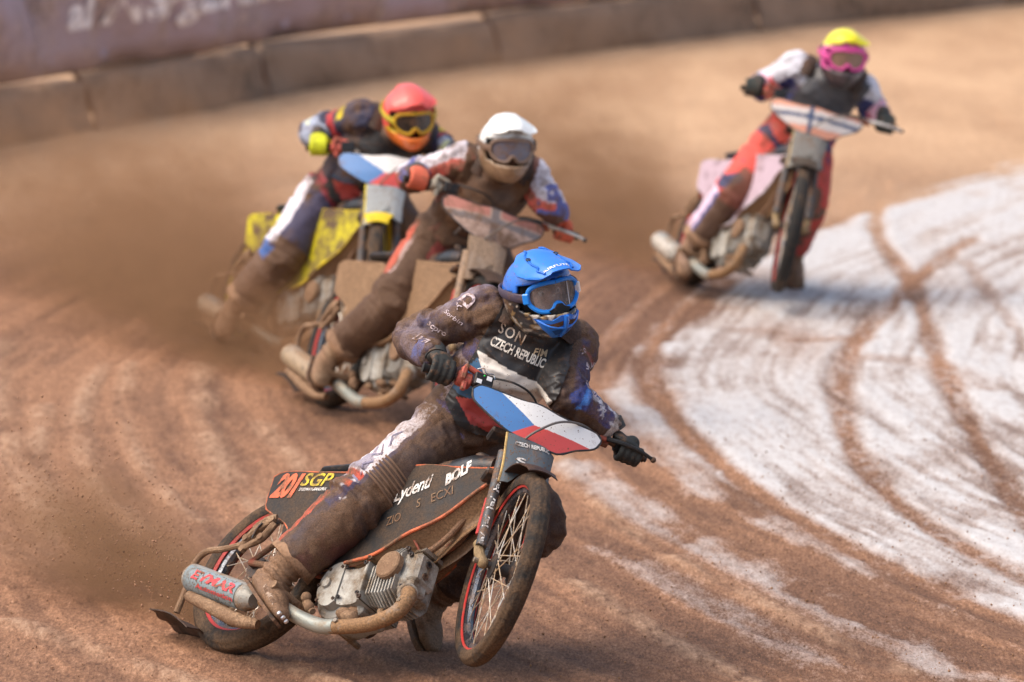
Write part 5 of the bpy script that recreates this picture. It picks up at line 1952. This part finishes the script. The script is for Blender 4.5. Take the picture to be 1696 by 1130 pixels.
def suit_white(nm, t, dr, P, C, ax):
    n = nz(P, 11, 6)
    if nm.startswith('arm'):
        o = dr @ V(0, 0, 1)
        C = put(C, np.ones(len(t)) > 0, (0.60, 0.12, 0.09))
        C = put(C, o + 0.5 * (n - 0.5) > 0.25, (0.66, 0.62, 0.68))
        C = put(C, (t > 0.55) & (n > 0.52), (0.09, 0.12, 0.36))
        C = put(C, o < -0.45, (0.10, 0.05, 0.04))
    elif nm == 'legR':
        o = dr @ unit(V(-0.72, 0.05, 0.69))
        C = put(C, (o > 0.82) & (t < 0.45), (0.50, 0.10, 0.06), 0.85)
        C = put(C, (o > 0.70) & (o < 0.84) & (t < 0.45) & (n > 0.5), (0.45, 0.32, 0.29), 0.7)
        C = put(C, (o < 0.0) & (t < 0.25) & (n > 0.42), (0.26, 0.05, 0.045), 0.8)
    elif nm == 'trunk':
        C = put(C, n > 0.52, (0.30, 0.11, 0.08), 0.6)
    return C


def suit_red(nm, t, dr, P, C, ax):
    n = nz(P, 10, 7)
    if nm.startswith('arm'):
        C = put(C, np.ones(len(t)) > 0, (0.035, 0.038, 0.075))
        C = put(C, (t > 0.55) & (n > 0.44), (0.30, 0.34, 0.44))
        C = put(C, (t > 0.24) & (t < 0.34) & (dr[:, 2] > 0.2), (0.55, 0.42, 0.02))
        C = put(C, (t > 0.38) & (t < 0.46), (0.42, 0.04, 0.05))
        C = put(C, (t > 0.68) & (t < 0.86) & (dr[:, 1] < -0.2) & (np.abs(dr[:, 0]) < 0.55), (0.62, 0.66, 0.36))
    elif nm == 'legR':
        o = dr @ unit(V(-0.72, 0.05, 0.69))
        C = put(C, (t < 0.5) & (n > 0.46), (0.05, 0.055, 0.12), 0.8)
        C = put(C, (o > 0.62) & (t < 0.56), (0.66, 0.62, 0.68))
        C = put(C, (o > 0.5) & (t > 0.55) & (t < 0.64), (0.05, 0.12, 0.34))
    elif nm == 'trunk':
        C = put(C, np.ones(len(t)) > 0, (0.035, 0.034, 0.055))
        C = put(C, (t < 0.35) & (n > 0.5), (0.30, 0.05, 0.06))
    return C


def suit_yellow(nm, t, dr, P, C, ax):
    n = nz(P, 9, 8)
    if nm.startswith('arm'):
        o = dr @ V(0, -0.2, 1)
        C = put(C, np.ones(len(t)) > 0, (0.60, 0.60, 0.66))
        C = put(C, (o < 0.25) & (t > 0.35), (0.70, 0.05, 0.05))
        C = put(C, (o < -0.35), (0.04, 0.05, 0.16))
        C = put(C, (t > 0.68) & (t < 0.80), (0.05, 0.09, 0.32))
        C = put(C, (t > 0.80) & (n > 0.42), (0.78, 0.42, 0.50))
    elif nm == 'legR':
        o = dr @ unit(V(-0.72, 0.05, 0.69))
        C = put(C, t < 0.58, (0.66, 0.09, 0.07))
        C = put(C, (t < 0.55) & (n > 0.66), (0.06, 0.06, 0.12))
        C = put(C, (t > 0.18) & (t < 0.40) & (n < 0.46) & (o < 0.5), (0.17, 0.11, 0.10))
        C = put(C, (o > 0.66) & (t > 0.55), (0.66, 0.50, 0.62))
        C = put(C, (o > 0.5) & (o < 0.66) & (t > 0.55), (0.10, 0.12, 0.30))
        C = put(C, (t > 0.40) & (t < 0.62) & (o < 0.5), (0.13, 0.075, 0.05), 0.85)
    elif nm == 'legL':
        C = put(C, n > 0.42, (0.50, 0.075, 0.06))
        C = put(C, n > 0.66, (0.05, 0.055, 0.14))
    elif nm == 'trunk':
        C = put(C, np.ones(len(t)) > 0, (0.05, 0.055, 0.13))
        C = put(C, (t < 0.42) & (n > 0.45), (0.66, 0.09, 0.07))
        C = put(C, t > 0.82, (0.72, 0.74, 0.84))
    return C


def shell_blue(P):
    n = fbm(P * 26, 4, 3)
    C = np.tile(np.array((0.030, 0.028, 0.030)), (len(P), 1))
    a = np.abs(np.arctan2(P[:, 1], P[:, 0]))
    C = put(C, (P[:, 2] < 0.02) & (n > 0.56), (0.30, 0.20, 0.09))
    C = put(C, (P[:, 2] < -0.01) & (n < 0.37), (0.55, 0.50, 0.42))
    C = put(C, (P[:, 2] < -0.02) & (n > 0.64), (0.50, 0.46, 0.40))
    C = put(C, (P[:, 2] < 0.03) & (P[:, 2] > -0.05) & (a > 1.9), (0.10, 0.075, 0.12))
    C = put(C, P[:, 2] > 0.055 - 0.02 * a + 0.012 * np.sin(5 * a), (0.022, 0.150, 0.60))
    return C


def shell_two(top, low, edge, band=None, zc=0.045):
    def fn(P):
        n = fbm(P * 20, 3, 5)
        C = np.tile(np.array(low), (len(P), 1)) * (0.7 + 0.6 * n[:, None])
        a = np.abs(np.arctan2(P[:, 1], P[:, 0]))
        if band is not None:
            C = put(C, (P[:, 2] > -0.06) & (a < 1.45), band)
        C = put(C, P[:, 2] + 0.02 * (n - 0.5) > zc - edge * a, top)
        return C
    return fn


HEL = dict(
    blue=dict(shell=shell_blue, peak=(0.022, 0.175, 0.66), chin=(0.02, 0.18, 0.70), goggle=(0.015, 0.24, 0.80), strap=(0.07, 0.055, 0.085), peak_len=0.15, mud=0.30, mud_peak=0.16),
    white=dict(shell=shell_two((0.78, 0.80, 0.78), (0.26, 0.17, 0.10), 0.035), peak=(0.78, 0.80, 0.78), peak_len=0.07, chin=(0.25, 0.165, 0.10), goggle=(0.20, 0.13, 0.09), strap=(0.16, 0.10, 0.07), lens=(0.13, 0.13, 0.17), mud=0.30, mud_peak=0.12),
    red=dict(shell=shell_two((0.80, 0.10, 0.085), (0.72, 0.17, 0.025), 0.06, band=(0.66, 0.46, 0.02), zc=0.03), peak=(0.80, 0.11, 0.09), peak_len=0.06, chin=(0.78, 0.16, 0.025), goggle=(0.60, 0.34, 0.02), strap=(0.5, 0.4, 0.03), lens=(0.035, 0.028, 0.025), mud=0.08, mud_peak=0.05),
    yellow=dict(shell=shell_two((0.74, 0.66, 0.02), (0.06, 0.045, 0.05), 0.015, band=(0.70, 0.09, 0.34), zc=0.085), peak=(0.74, 0.66, 0.02), peak_len=0.04, chin=(0.04, 0.035, 0.035), goggle=(0.62, 0.06, 0.28), strap=(0.62, 0.08, 0.30), lens=(0.22, 0.13, 0.09), mud=0.06, mud_peak=0.05))

COMMON = dict(mud_engine=0.50, mud_tyre=0.62, mud_panel=0.55, mud_flare=0.7, mud_sil=0.45, mud_cover=0.30, mud_plate=0.20, mud_fg=0.45,
              frame=(0.30, 0.06, 0.03), stripe=(0.42, 0.035, 0.03), tank=(0.02, 0.022, 0.026), silencer=(0.30, 0.29, 0.26), sildecal=(0.20, 0.25, 0.27),
              fguard=(0.030, 0.018, 0.014), cover=(0.105, 0.122, 0.135), coveredge=(0.50, 0.34, 0.12), lever=(0.03, 0.03, 0.03), throttle=(0.48, 0.10, 0.07))
BIKES = dict(
    blue=dict(COMMON, panel=(0.012, 0.012, 0.013), panelmud=(0.058, 0.035, 0.020), edge=(0.62, 0.14, 0.055), flare=(0.16, 0.085, 0.04), plate=plate_czech),
    white=dict(COMMON, panel=(0.27, 0.165, 0.09), edge=(0.36, 0.22, 0.12), flare=(0.28, 0.165, 0.085), plate=plate_mud, mud_panel=0.75, panelmud=(0.20, 0.12, 0.065), covermud=(0.30, 0.205, 0.135), mud_fork=0.75, mud_cover=0.7, cover=(0.34, 0.26, 0.20), mud_tyre=0.35, mud_sil=0.8, sildecal=(0.34, 0.25, 0.16), fguard=(0.05, 0.03, 0.02), throttle=(0.40, 0.36, 0.28), lever=(0.6, 0.58, 0.52), coveredge=(0.3, 0.2, 0.12), mud_plate=0.5),
    red=dict(COMMON, panel=(0.60, 0.52, 0.01), edge=(0.66, 0.50, 0.02), flare=(0.16, 0.085, 0.045), plate=plate_czech, mud_panel=0.58, fguard=(0.66, 0.48, 0.02), mud_fg=0.2, cover=(0.30, 0.32, 0.33), coveredge=(0.66, 0.52, 0.03), mud_sil=0.4, sildecal=(0.46, 0.36, 0.26), stripe=(0.6, 0.5, 0.02), mud_cover=0.25),
    yellow=dict(COMMON, panel=(0.46, 0.35, 0.41), edge=(0.68, 0.62, 0.68), flare=(0.14, 0.075, 0.04), plate=plate_cross, mud_panel=0.30, fguard=(0.06, 0.045, 0.03), cover=(0.20, 0.19, 0.17), coveredge=(0.42, 0.30, 0.13), sildecal=(0.50, 0.46, 0.40), mud_tyre=0.30, lever=(0.7, 0.66, 0.6), frame=(0.6, 0.12, 0.03)))

RIDERS = dict(
    blue=dict(pose=(-0.913, 20.155, -47.14, 39.11, 7.05, -28.22),
              J=dict(pelvis=(-0.177, 20.050, 0.827), waist=(-0.106, 20.020, 0.950), chest=(-0.007, 19.970, 1.084), neck=(0.044, 19.920, 1.209), head=(0.098, 19.830, 1.355), shR=(-0.099, 19.920, 1.271), elR=(-0.359, 20.000, 1.164), shL=(0.229, 20.000, 1.138), elL=(0.201, 19.800, 0.989), hipR=(-0.221, 19.980, 0.838), knR=(-0.582, 19.780, 0.563), anR=(-0.844, 19.720, 0.342), toeR=(-0.809, 19.500, 0.233), hipL=(-0.095, 20.100, 0.747), knL=(0.099, 20.00, 0.473), anL=(-0.283, 20.20, 0.176), toeL=(-0.20, 20.02, 0.075)),
              S=dict(look=(0.42, -0.90, 0.03), head_up=(-0.16, -0.05, 1.0), base=BROWN, suit=suit_blue, bib=bib_czech, mud=0.56, mud_bib=0.14, glove=(0.030, 0.032, 0.030), boot=(0.20, 0.12, 0.075), voxel=0.0062)),
    white=dict(pose=(-0.792, 26.203, -63.37, 21.23, 3.74, -9.40),
               J=dict(pelvis=(-0.284, 25.800, 0.843), waist=(-0.215, 25.729, 0.966), chest=(-0.121, 25.629, 1.070), neck=(-0.073, 25.545, 1.164), head=(-0.028, 25.417, 1.315), shR=(-0.224, 25.571, 1.229), elR=(-0.469, 25.650, 1.150), shL=(0.090, 25.584, 1.160), elL=(0.175, 25.47, 1.04), hipR=(-0.340, 25.744, 0.864), knR=(-0.583, 25.62, 0.541), anR=(-0.838, 25.73, 0.305), toeR=(-0.854, 25.545, 0.227), hipL=(-0.169, 25.84, 0.84), knL=(0.02, 25.56, 0.52), anL=(-0.05, 25.90, 0.14), toeL=(0.02, 25.72, 0.07)),
               S=dict(look=(0.22, -0.95, -0.05), head_up=(0.06, -0.05, 1.0), base=(0.085, 0.045, 0.026), suit=suit_white, bib=bib_mud, mud=0.45, mud_bib=0.6, glove=(0.60, 0.13, 0.07), boot=(0.26, 0.17, 0.10), voxel=0.0095)),
    red=dict(pose=(-1.305, 28.164, -59.98, 19.37, 4.65, -34.37),
             J=dict(pelvis=(-0.879, 27.793, 0.807), waist=(-0.800, 27.724, 0.931), chest=(-0.685, 27.627, 1.069), neck=(-0.583, 27.543, 1.163), head=(-0.517, 27.415, 1.272), shR=(-0.743, 27.560, 1.243), elR=(-0.996, 27.713, 1.158), shL=(-0.400, 27.595, 1.110), elL=(-0.300, 27.50, 1.05), hipR=(-0.938, 27.733, 0.844), knR=(-1.156, 27.62, 0.545), anR=(-1.398, 27.720, 0.263), toeR=(-1.425, 27.525, 0.181), hipL=(-0.70, 27.84, 0.86), knL=(-0.45, 27.60, 0.56), anL=(-0.55, 27.95, 0.15), toeL=(-0.48, 27.78, 0.07)),
             S=dict(look=(0.26, -0.90, -0.22), head_up=(0.02, -0.2, 1.0), base=(0.135, 0.078, 0.050), suit=suit_red, bib=bib_czech, mud=0.40, mud_bib=0.35, glove=(0.56, 0.60, 0.02), boot=(0.24, 0.14, 0.085), voxel=0.0095)),
    yellow=dict(pose=(1.095, 30.819, -71.77, 21.22, 5.45, -17.87),
                J=dict(pelvis=(1.505, 30.360, 0.829), waist=(1.593, 30.289, 0.963), chest=(1.693, 30.187, 1.106), neck=(1.770, 30.105, 1.213), head=(1.798, 29.984, 1.339), shR=(1.551, 30.155, 1.268), elR=(1.376, 30.300, 1.151), shL=(1.919, 30.113, 1.146), elL=(1.985, 30.22, 1.03), hipR=(1.453, 30.312, 0.834), knR=(1.24, 30.22, 0.60), anR=(1.002, 30.387, 0.266), toeR=(0.970, 30.187, 0.146), hipL=(1.653, 30.383, 0.85), knL=(1.645, 30.18, 0.53), anL=(1.575, 30.62, 0.20), toeL=(1.60, 30.46, 0.08)),
                S=dict(look=(0.14, -0.97, -0.04), head_up=(0.10, -0.05, 1.0), base=(0.14, 0.085, 0.06), suit=suit_yellow, bib=bib_black_red, mud=0.30, mud_bib=0.22, glove=(0.035, 0.04, 0.035), boot=(0.30, 0.19, 0.13), voxel=0.0095)))
LABELS = dict(
    blue=('black and orange mud-splashed motorcycle with a Czech flag plate, nearest the camera', 'rider in blue helmet and goggles leaning into the bend, nearest the camera'),
    white=('motorcycle caked all over in tan mud, ridden by the rider in the white helmet', 'mud-covered rider in white helmet with red and white sleeves'),
    red=('yellow and brown motorcycle with a Czech flag plate, behind the mud-caked one', 'rider in coral red helmet and lime green gloves, furthest left'),
    yellow=('motorcycle with a pale pink tail panel and orange-white plate, furthest back on the right', 'rider in yellow helmet with pink peak, white shoulders and red trousers'))
built = {}
for key in RIDERS:
    rd = RIDERS[key]
    rd['S']['helmet'] = HEL[key]
    det = key == 'blue'
    bk = make_bike(key, rd['pose'], LABELS[key][0], BIKES[key], det)
    pr = make_rider(key, rd['J'], bk, LABELS[key][1], rd['S'], det)
    built[key] = (bk, pr)
# ------------------------------------------------------------------ writing on the leading bike and rider
def write_px(s, part, Minv, a, b, h, mt, shear=0.0, bold=0.0, spacing=1.0, off=0.003, n_fix=None, tree=None, name='lettering'):
    tr = tree or tree_of(part)
    A, nA = hit_px(tr, *a, Minv)
    B, nB = hit_px(tr, *b, Minv)
    if A is None or B is None:
        print('no surface for', s, a, b)
        return None
    n = unit(nA + nB) if n_fix is None else unit(n_fix)
    o, d = sight(*a)
    dl = np.array((Minv.to_3x3() @ Vector(d)))
    if n @ dl > 0:
        n = -n
    x = B - A
    n = unit(n - unit(x) * (n @ unit(x)))
    return lettering(s, tr, A, B, h, n, mt, part, shear, bold, spacing, off, name)


if 'blue' in built:
    bk, pr = built['blue']
    Mi = bk['Minv']
    P_ = bk['right']
    org = flat_mat('print_orange', (0.66, 0.13, 0.055), mud=0.22)
    yel = flat_mat('print_yellow', (0.62, 0.48, 0.03), mud=0.20)
    wht = flat_mat('print_white', (0.74, 0.72, 0.68), mud=0.22)
    tan_ = flat_mat('print_faded', (0.22, 0.14, 0.075), mud=0.4)
    write_px('201', P_, Mi, (446, 826), (492, 826), 0.105, org, shear=0.45, bold=0.05, spacing=0.86)
    write_px('SGP', P_, Mi, (497, 806), (548, 806), 0.055, yel, shear=0.35, bold=0.02, spacing=1.0)
    write_px('SPEEDWAYGRANDPRIX', P_, Mi, (495, 814), (541, 813), 0.013, wht, shear=0.3, bold=0.02)
    write_px('ALFRI', P_, Mi, (470, 893), (494, 887), 0.042, tan_, bold=0.02)
    write_px('Lydenti', P_, Mi, (652, 840), (718, 812), 0.075, wht, shear=0.45, bold=0.015, spacing=0.92)
    write_px('BOLF', P_, Mi, (738, 806), (787, 777), 0.046, wht, shear=0.5, bold=0.045)
    write_px('S', P_, Mi, (690, 842), (697, 839), 0.036, tan_, shear=0.1)
    write_px('ECXI', P_, Mi, (715, 833), (752, 818), 0.036, tan_, shear=0.1)
    write_px('ZIO', P_, Mi, (640, 872), (664, 862), 0.036, tan_, shear=0.1)
    # orange ring that closes the word on the panel
    A, nA = hit_px(tree_of(P_), 791, 774, Mi)
    if A is not None:
        ring = MB().lathe([(0.013, 0.0), (0.013, 0.004), (0.022, 0.004), (0.022, 0.0)], A + V(0, -0.001, 0), V(0, -1, 0), n=24, closed=True).build('ring_emblem', org, P_)
        MB().prism([(0.012, 0.008), (0.10, 0.045), (0.102, 0.058), (0.008, 0.022)], lambda u, v, w: (A[0] + u, -panel_y_(A[0] + u) - 0.007 - w, A[2] + v), 0.002).build('emblem_tail', org, P_) if False else None
    write_px('CZECH REPUBLIC', bk['cover'], Mi, (853, 738), (909, 754), 0.018, wht, bold=0.03)
    write_px('S', bk['cover'], Mi, (855, 770), (872, 774), 0.034, wht, bold=0.03)
    write_px('EVMAR', bk['silencer'], Mi, (316, 957), (386, 984), 0.036, flat_mat('print_red', (0.62, 0.06, 0.075), mud=0.15), shear=0.1, bold=0.04)
    write_px('Automation', bk['silencer'], Mi, (324, 973), (386, 997), 0.020, flat_mat('print_red2', (0.48, 0.06, 0.06), mud=0.2), bold=0.03)
    for q in range(4):
        write_px('ja/', bk['leg'], Mi, (799 + 8.5 * q, 905 - 29 * q), (805.5 + 8.5 * q, 883 - 29 * q), 0.020, flat_mat('fork_print', (0.6, 0.6, 0.6), mud=0.2), bold=0.01)
    # rider
    Mp = pr['Minv']
    bibw = flat_mat('bib_print', (0.72, 0.64, 0.54), mud=0.22)
    bb = pr['bib']
    write_px('SON', bb, Mp, (823, 549), (863, 573), 0.040, bibw, shear=-0.1, bold=0.012, spacing=1.15)
    write_px('FIM', bb, Mp, (881, 589), (907, 592), 0.028, flat_mat('bib_gold', (0.55, 0.42, 0.26), mud=0.2), shear=0.3, bold=0.02)
    write_px('CZECH REPUBLIC', bb, Mp, (810, 571), (899, 611), 0.037, flat_mat('bib_white', (0.80, 0.76, 0.68), mud=0.15), bold=0.03, spacing=0.98)
    body = pr['body']
    lil = flat_mat('suit_print', (0.56, 0.47, 0.50), mud=0.25)
    for s, a, b, h, sh, bo in [('D', (774, 512), (792, 497), 0.050, 0.0, 0.03), ('A', (757, 514), (766, 508), 0.030, 0.0, 0.02), ('Sorbin', (735, 517), (765, 540), 0.016, 0.2, 0.0), ('scpro', (705, 540), (737, 560), 0.022, 0.2, 0.02), ('Lyn', (680, 566), (705, 575), 0.045, 0.4, 0.01)]:
        write_px(s, body, Mp, a, b, h, lil, shear=sh, bold=bo, tree=pr['tree'], off=0.004)
    for s, a, b, h, sh, bo in [('AU', (969, 611), (980, 609), 0.022, 0.0, 0.03), ('20', (962, 588), (971, 584), 0.018, 0.2, 0.02)]:
        write_px(s, body, Mp, a, b, h, lil, shear=sh, bold=bo, tree=pr['tree'], off=0.004)
    for s, a, b, h in [('JAVA', (586, 800), (672, 716), 0.040)]:
        write_px(s, body, Mp, a, b, h, flat_mat('suit_ink', (0.20, 0.18, 0.26), mud=0.1), shear=0.1, bold=-0.012, tree=pr['tree'], off=0.004)
    # round club badge on the left forearm
    A, nA = hit_px(pr['tree'], 979, 645, Mp)
    if A is not None:
        o_, d_ = sight(979, 645)
        n_ = nA if nA @ d_ < 0 else -nA
        bd = MB()
        u_ = unit(np.cross(n_, V(0, 0, 1)))
        w_ = np.cross(n_, u_)
        for r0, r1, lay, nm, mt in [(0.0, 0.026, 0.003, 'badge', lil), (0.019, 0.022, 0.0042, 'badge_ring', flat_mat('badge_navy', (0.05, 0.055, 0.16), mud=0.1))]:
            q = MB()
            ang = np.linspace(0, 2 * np.pi, 32, endpoint=False)
            rows = []
            for r_ in np.linspace(max(r0, 0.0005), r1, 5):
                row = []
                for a_ in ang:
                    p = A + r_ * (math.cos(a_) * u_ + math.sin(a_) * w_)
                    h_ = pr['tree'].ray_cast(Vector(p + n_ * 0.05), Vector(-n_), 0.12)
                    row.append((np.array(h_[0]) if h_[0] is not None else p) + n_ * lay)
                rows.append(row)
            q.add(np.concatenate(rows), [(i * 32 + j, i * 32 + (j + 1) % 32, (i + 1) * 32 + (j + 1) % 32, (i + 1) * 32 + j) for i in range(4) for j in range(32)])
            q.build(nm, mt, body, angle=180)
    write_px('VETMOR', pr['boot'], Mp, (434, 972), (452, 1003), 0.020, flat_mat('boot_print', (0.55, 0.42, 0.32), mud=0.25), bold=0.02)
# ------------------------------------------------------------------ dirt thrown up by the rear wheels
def spray_volume(Lx, Wy, Hz, dens, y0, ky, z0, kz, col_, seed, tilt):
    m = bpy.data.materials.new('dirt_cloud')
    m.use_nodes = True
    N, L = m.node_tree.nodes, m.node_tree.links
    for n in list(N):
        if n.type == 'BSDF_PRINCIPLED':
            N.remove(n)
    pv = N.new('ShaderNodeVolumePrincipled')
    pv.inputs['Color'].default_value = (*col_, 1)
    pv.inputs['Anisotropy'].default_value = 0.2
    tc = N.new('ShaderNodeTexCoord')
    sx = N.new('ShaderNodeSeparateXYZ')
    L.new(tc.outputs['Object'], sx.inputs[0])

    def mt(op, a, b=None, clamp=False):
        q = N.new('ShaderNodeMath')
        q.operation = op
        q.use_clamp = clamp
        for k, x in enumerate((a, b)):
            if x is None:
                continue
            if isinstance(x, (int, float)):
                q.inputs[k].default_value = x
            else:
                L.new(x, q.inputs[k])
        return q.outputs[0]
    x, y, z = sx.outputs
    wy = mt('ADD', y0, mt('MULTIPLY', x, ky))
    wz = mt('ADD', z0, mt('MULTIPLY', x, kz))
    gy = mt('DIVIDE', y, wy)
    zc = mt('SUBTRACT', z, mt('MULTIPLY', x, tilt))
    gz = mt('DIVIDE', zc, wz)
    ex = mt('POWER', 2.718, mt('MULTIPLY', -1.0, mt('ADD', mt('MULTIPLY', gy, gy), mt('MULTIPLY', gz, gz))))
    fx = mt('SUBTRACT', 1.0, mt('DIVIDE', x, Lx), True)
    st = mt('MULTIPLY', mt('DIVIDE', x, 0.12, True), mt('POWER', fx, 1.2))
    mp = N.new('ShaderNodeMapping')
    mp.inputs['Scale'].default_value = (2.2, 6, 7)
    mp.inputs['Rotation'].default_value = (0, 0.35, 0)
    mp.inputs['Location'].default_value = (seed * 3.1, seed * 1.7, 0)
    L.new(tc.outputs['Object'], mp.inputs[0])
    nz_ = N.new('ShaderNodeTexNoise')
    nz_.inputs['Scale'].default_value = 1.0
    nz_.inputs['Detail'].default_value = 5
    nz_.inputs['Roughness'].default_value = 0.65
    L.new(mp.outputs[0], nz_.inputs['Vector'])
    mr = N.new('ShaderNodeMapRange')
    mr.inputs['From Min'].default_value = 0.36
    mr.inputs['From Max'].default_value = 0.72
    L.new(nz_.outputs['Fac'], mr.inputs['Value'])
    d = mt('MULTIPLY', mt('MULTIPLY', ex, st), mt('MULTIPLY', mr.outputs[0], dens))
    L.new(d, pv.inputs['Density'])
    L.new(pv.outputs[0], N['Material Output'].inputs['Volume'])
    m.cycles.volume_step_rate = 1.0
    return m


def spray(key, pose, Lx, Wy, Hz, dens, n, rmin, rmax, turn, label, seed, ky, kz, tilt):
    X, Y, psi = pose[0], pose[1], rad(pose[2])
    a = psi + math.pi + rad(turn)
    Mx = Matrix.Translation((X, Y, 0.0)) @ Matrix.Rotation(a, 4, 'Z') @ Matrix.Translation((0.10, 0, 0.008))
    mb = MB()
    c = [(0, 0.18 * s, z) for s in (-1, 1) for z in (0.0, 0.22)] + [(Lx, Wy * s, z) for s in (-1, 1) for z in (0.0, Hz)]
    mb.hull([V(*p) for p in c])
    o = mb.build('dirt_spray', spray_volume(Lx, Wy, Hz, dens, 0.07, ky, 0.06, kz, (0.62, 0.33, 0.175), seed, tilt), None, angle=0)
    o.matrix_world = Mx
    tag(o, label, 'dirt spray', kind='stuff')
    r_ = np.random.default_rng(seed)
    x = Lx * r_.random(n) ** 1.5
    y = r_.normal(size=n) * (0.035 + ky * 0.75 * x)
    z = np.abs(r_.normal(size=n)) * (0.03 + kz * 1.15 * x) + tilt * x * r_.random(n)
    rr = rmin + (rmax - rmin) * r_.random(n) ** 7
    t = np.array([(1, 1, 1), (1, -1, -1), (-1, 1, -1), (-1, -1, 1)], float) / math.sqrt(3)
    q = r_.normal(size=(n, 4, 3)) * 0.35 + t
    P = (q * rr[:, None, None] + np.column_stack([x, y, np.maximum(z, 0.004)])[:, None, :]).reshape(-1, 3)
    F = (np.array([(0, 1, 2), (0, 3, 1), (0, 2, 3), (1, 3, 2)])[None] + 4 * np.arange(n)[:, None, None]).reshape(-1, 3)
    me = raw_mesh('flying_dirt', P, np.full(len(F), 3, np.int32), F.astype(np.int32).ravel())
    me.materials.append(M('flying_dirt', (0.34, 0.19, 0.115), rough=0.95, mud=0.4, scale=4, bump=0.0))
    po = bpy.data.objects.new('flying_dirt', me)
    col.objects.link(po)
    po.matrix_world = Mx
    tag(po, label.replace('brown cloud of dirt', 'loose specks of dirt'), 'dirt', kind='stuff')


for key, a in dict(
        blue=(2.0, 0.55, 0.75, 40.0, 24000, 0.0006, 0.0070, -12, 'brown cloud of dirt thrown back by the nearest rear wheel', 3, 0.11, 0.085, 0.13),
        white=(4.0, 1.1, 1.3, 12.0, 14000, 0.0010, 0.005, -8, 'brown cloud of dirt thrown back by the mud-caked motorcycle', 5, 0.22, 0.17, 0.10),
        red=(4.5, 1.3, 1.5, 8.5, 12000, 0.0010, 0.005, -10, 'brown cloud of dirt thrown back by the yellow motorcycle', 8, 0.24, 0.18, 0.10),
        yellow=(4.5, 1.3, 1.5, 8.5, 12000, 0.0010, 0.005, 0, 'brown cloud of dirt thrown back by the furthest motorcycle', 11, 0.22, 0.17, 0.10)).items():
    if key in built:
        spray(key, RIDERS[key]['pose'], *a)
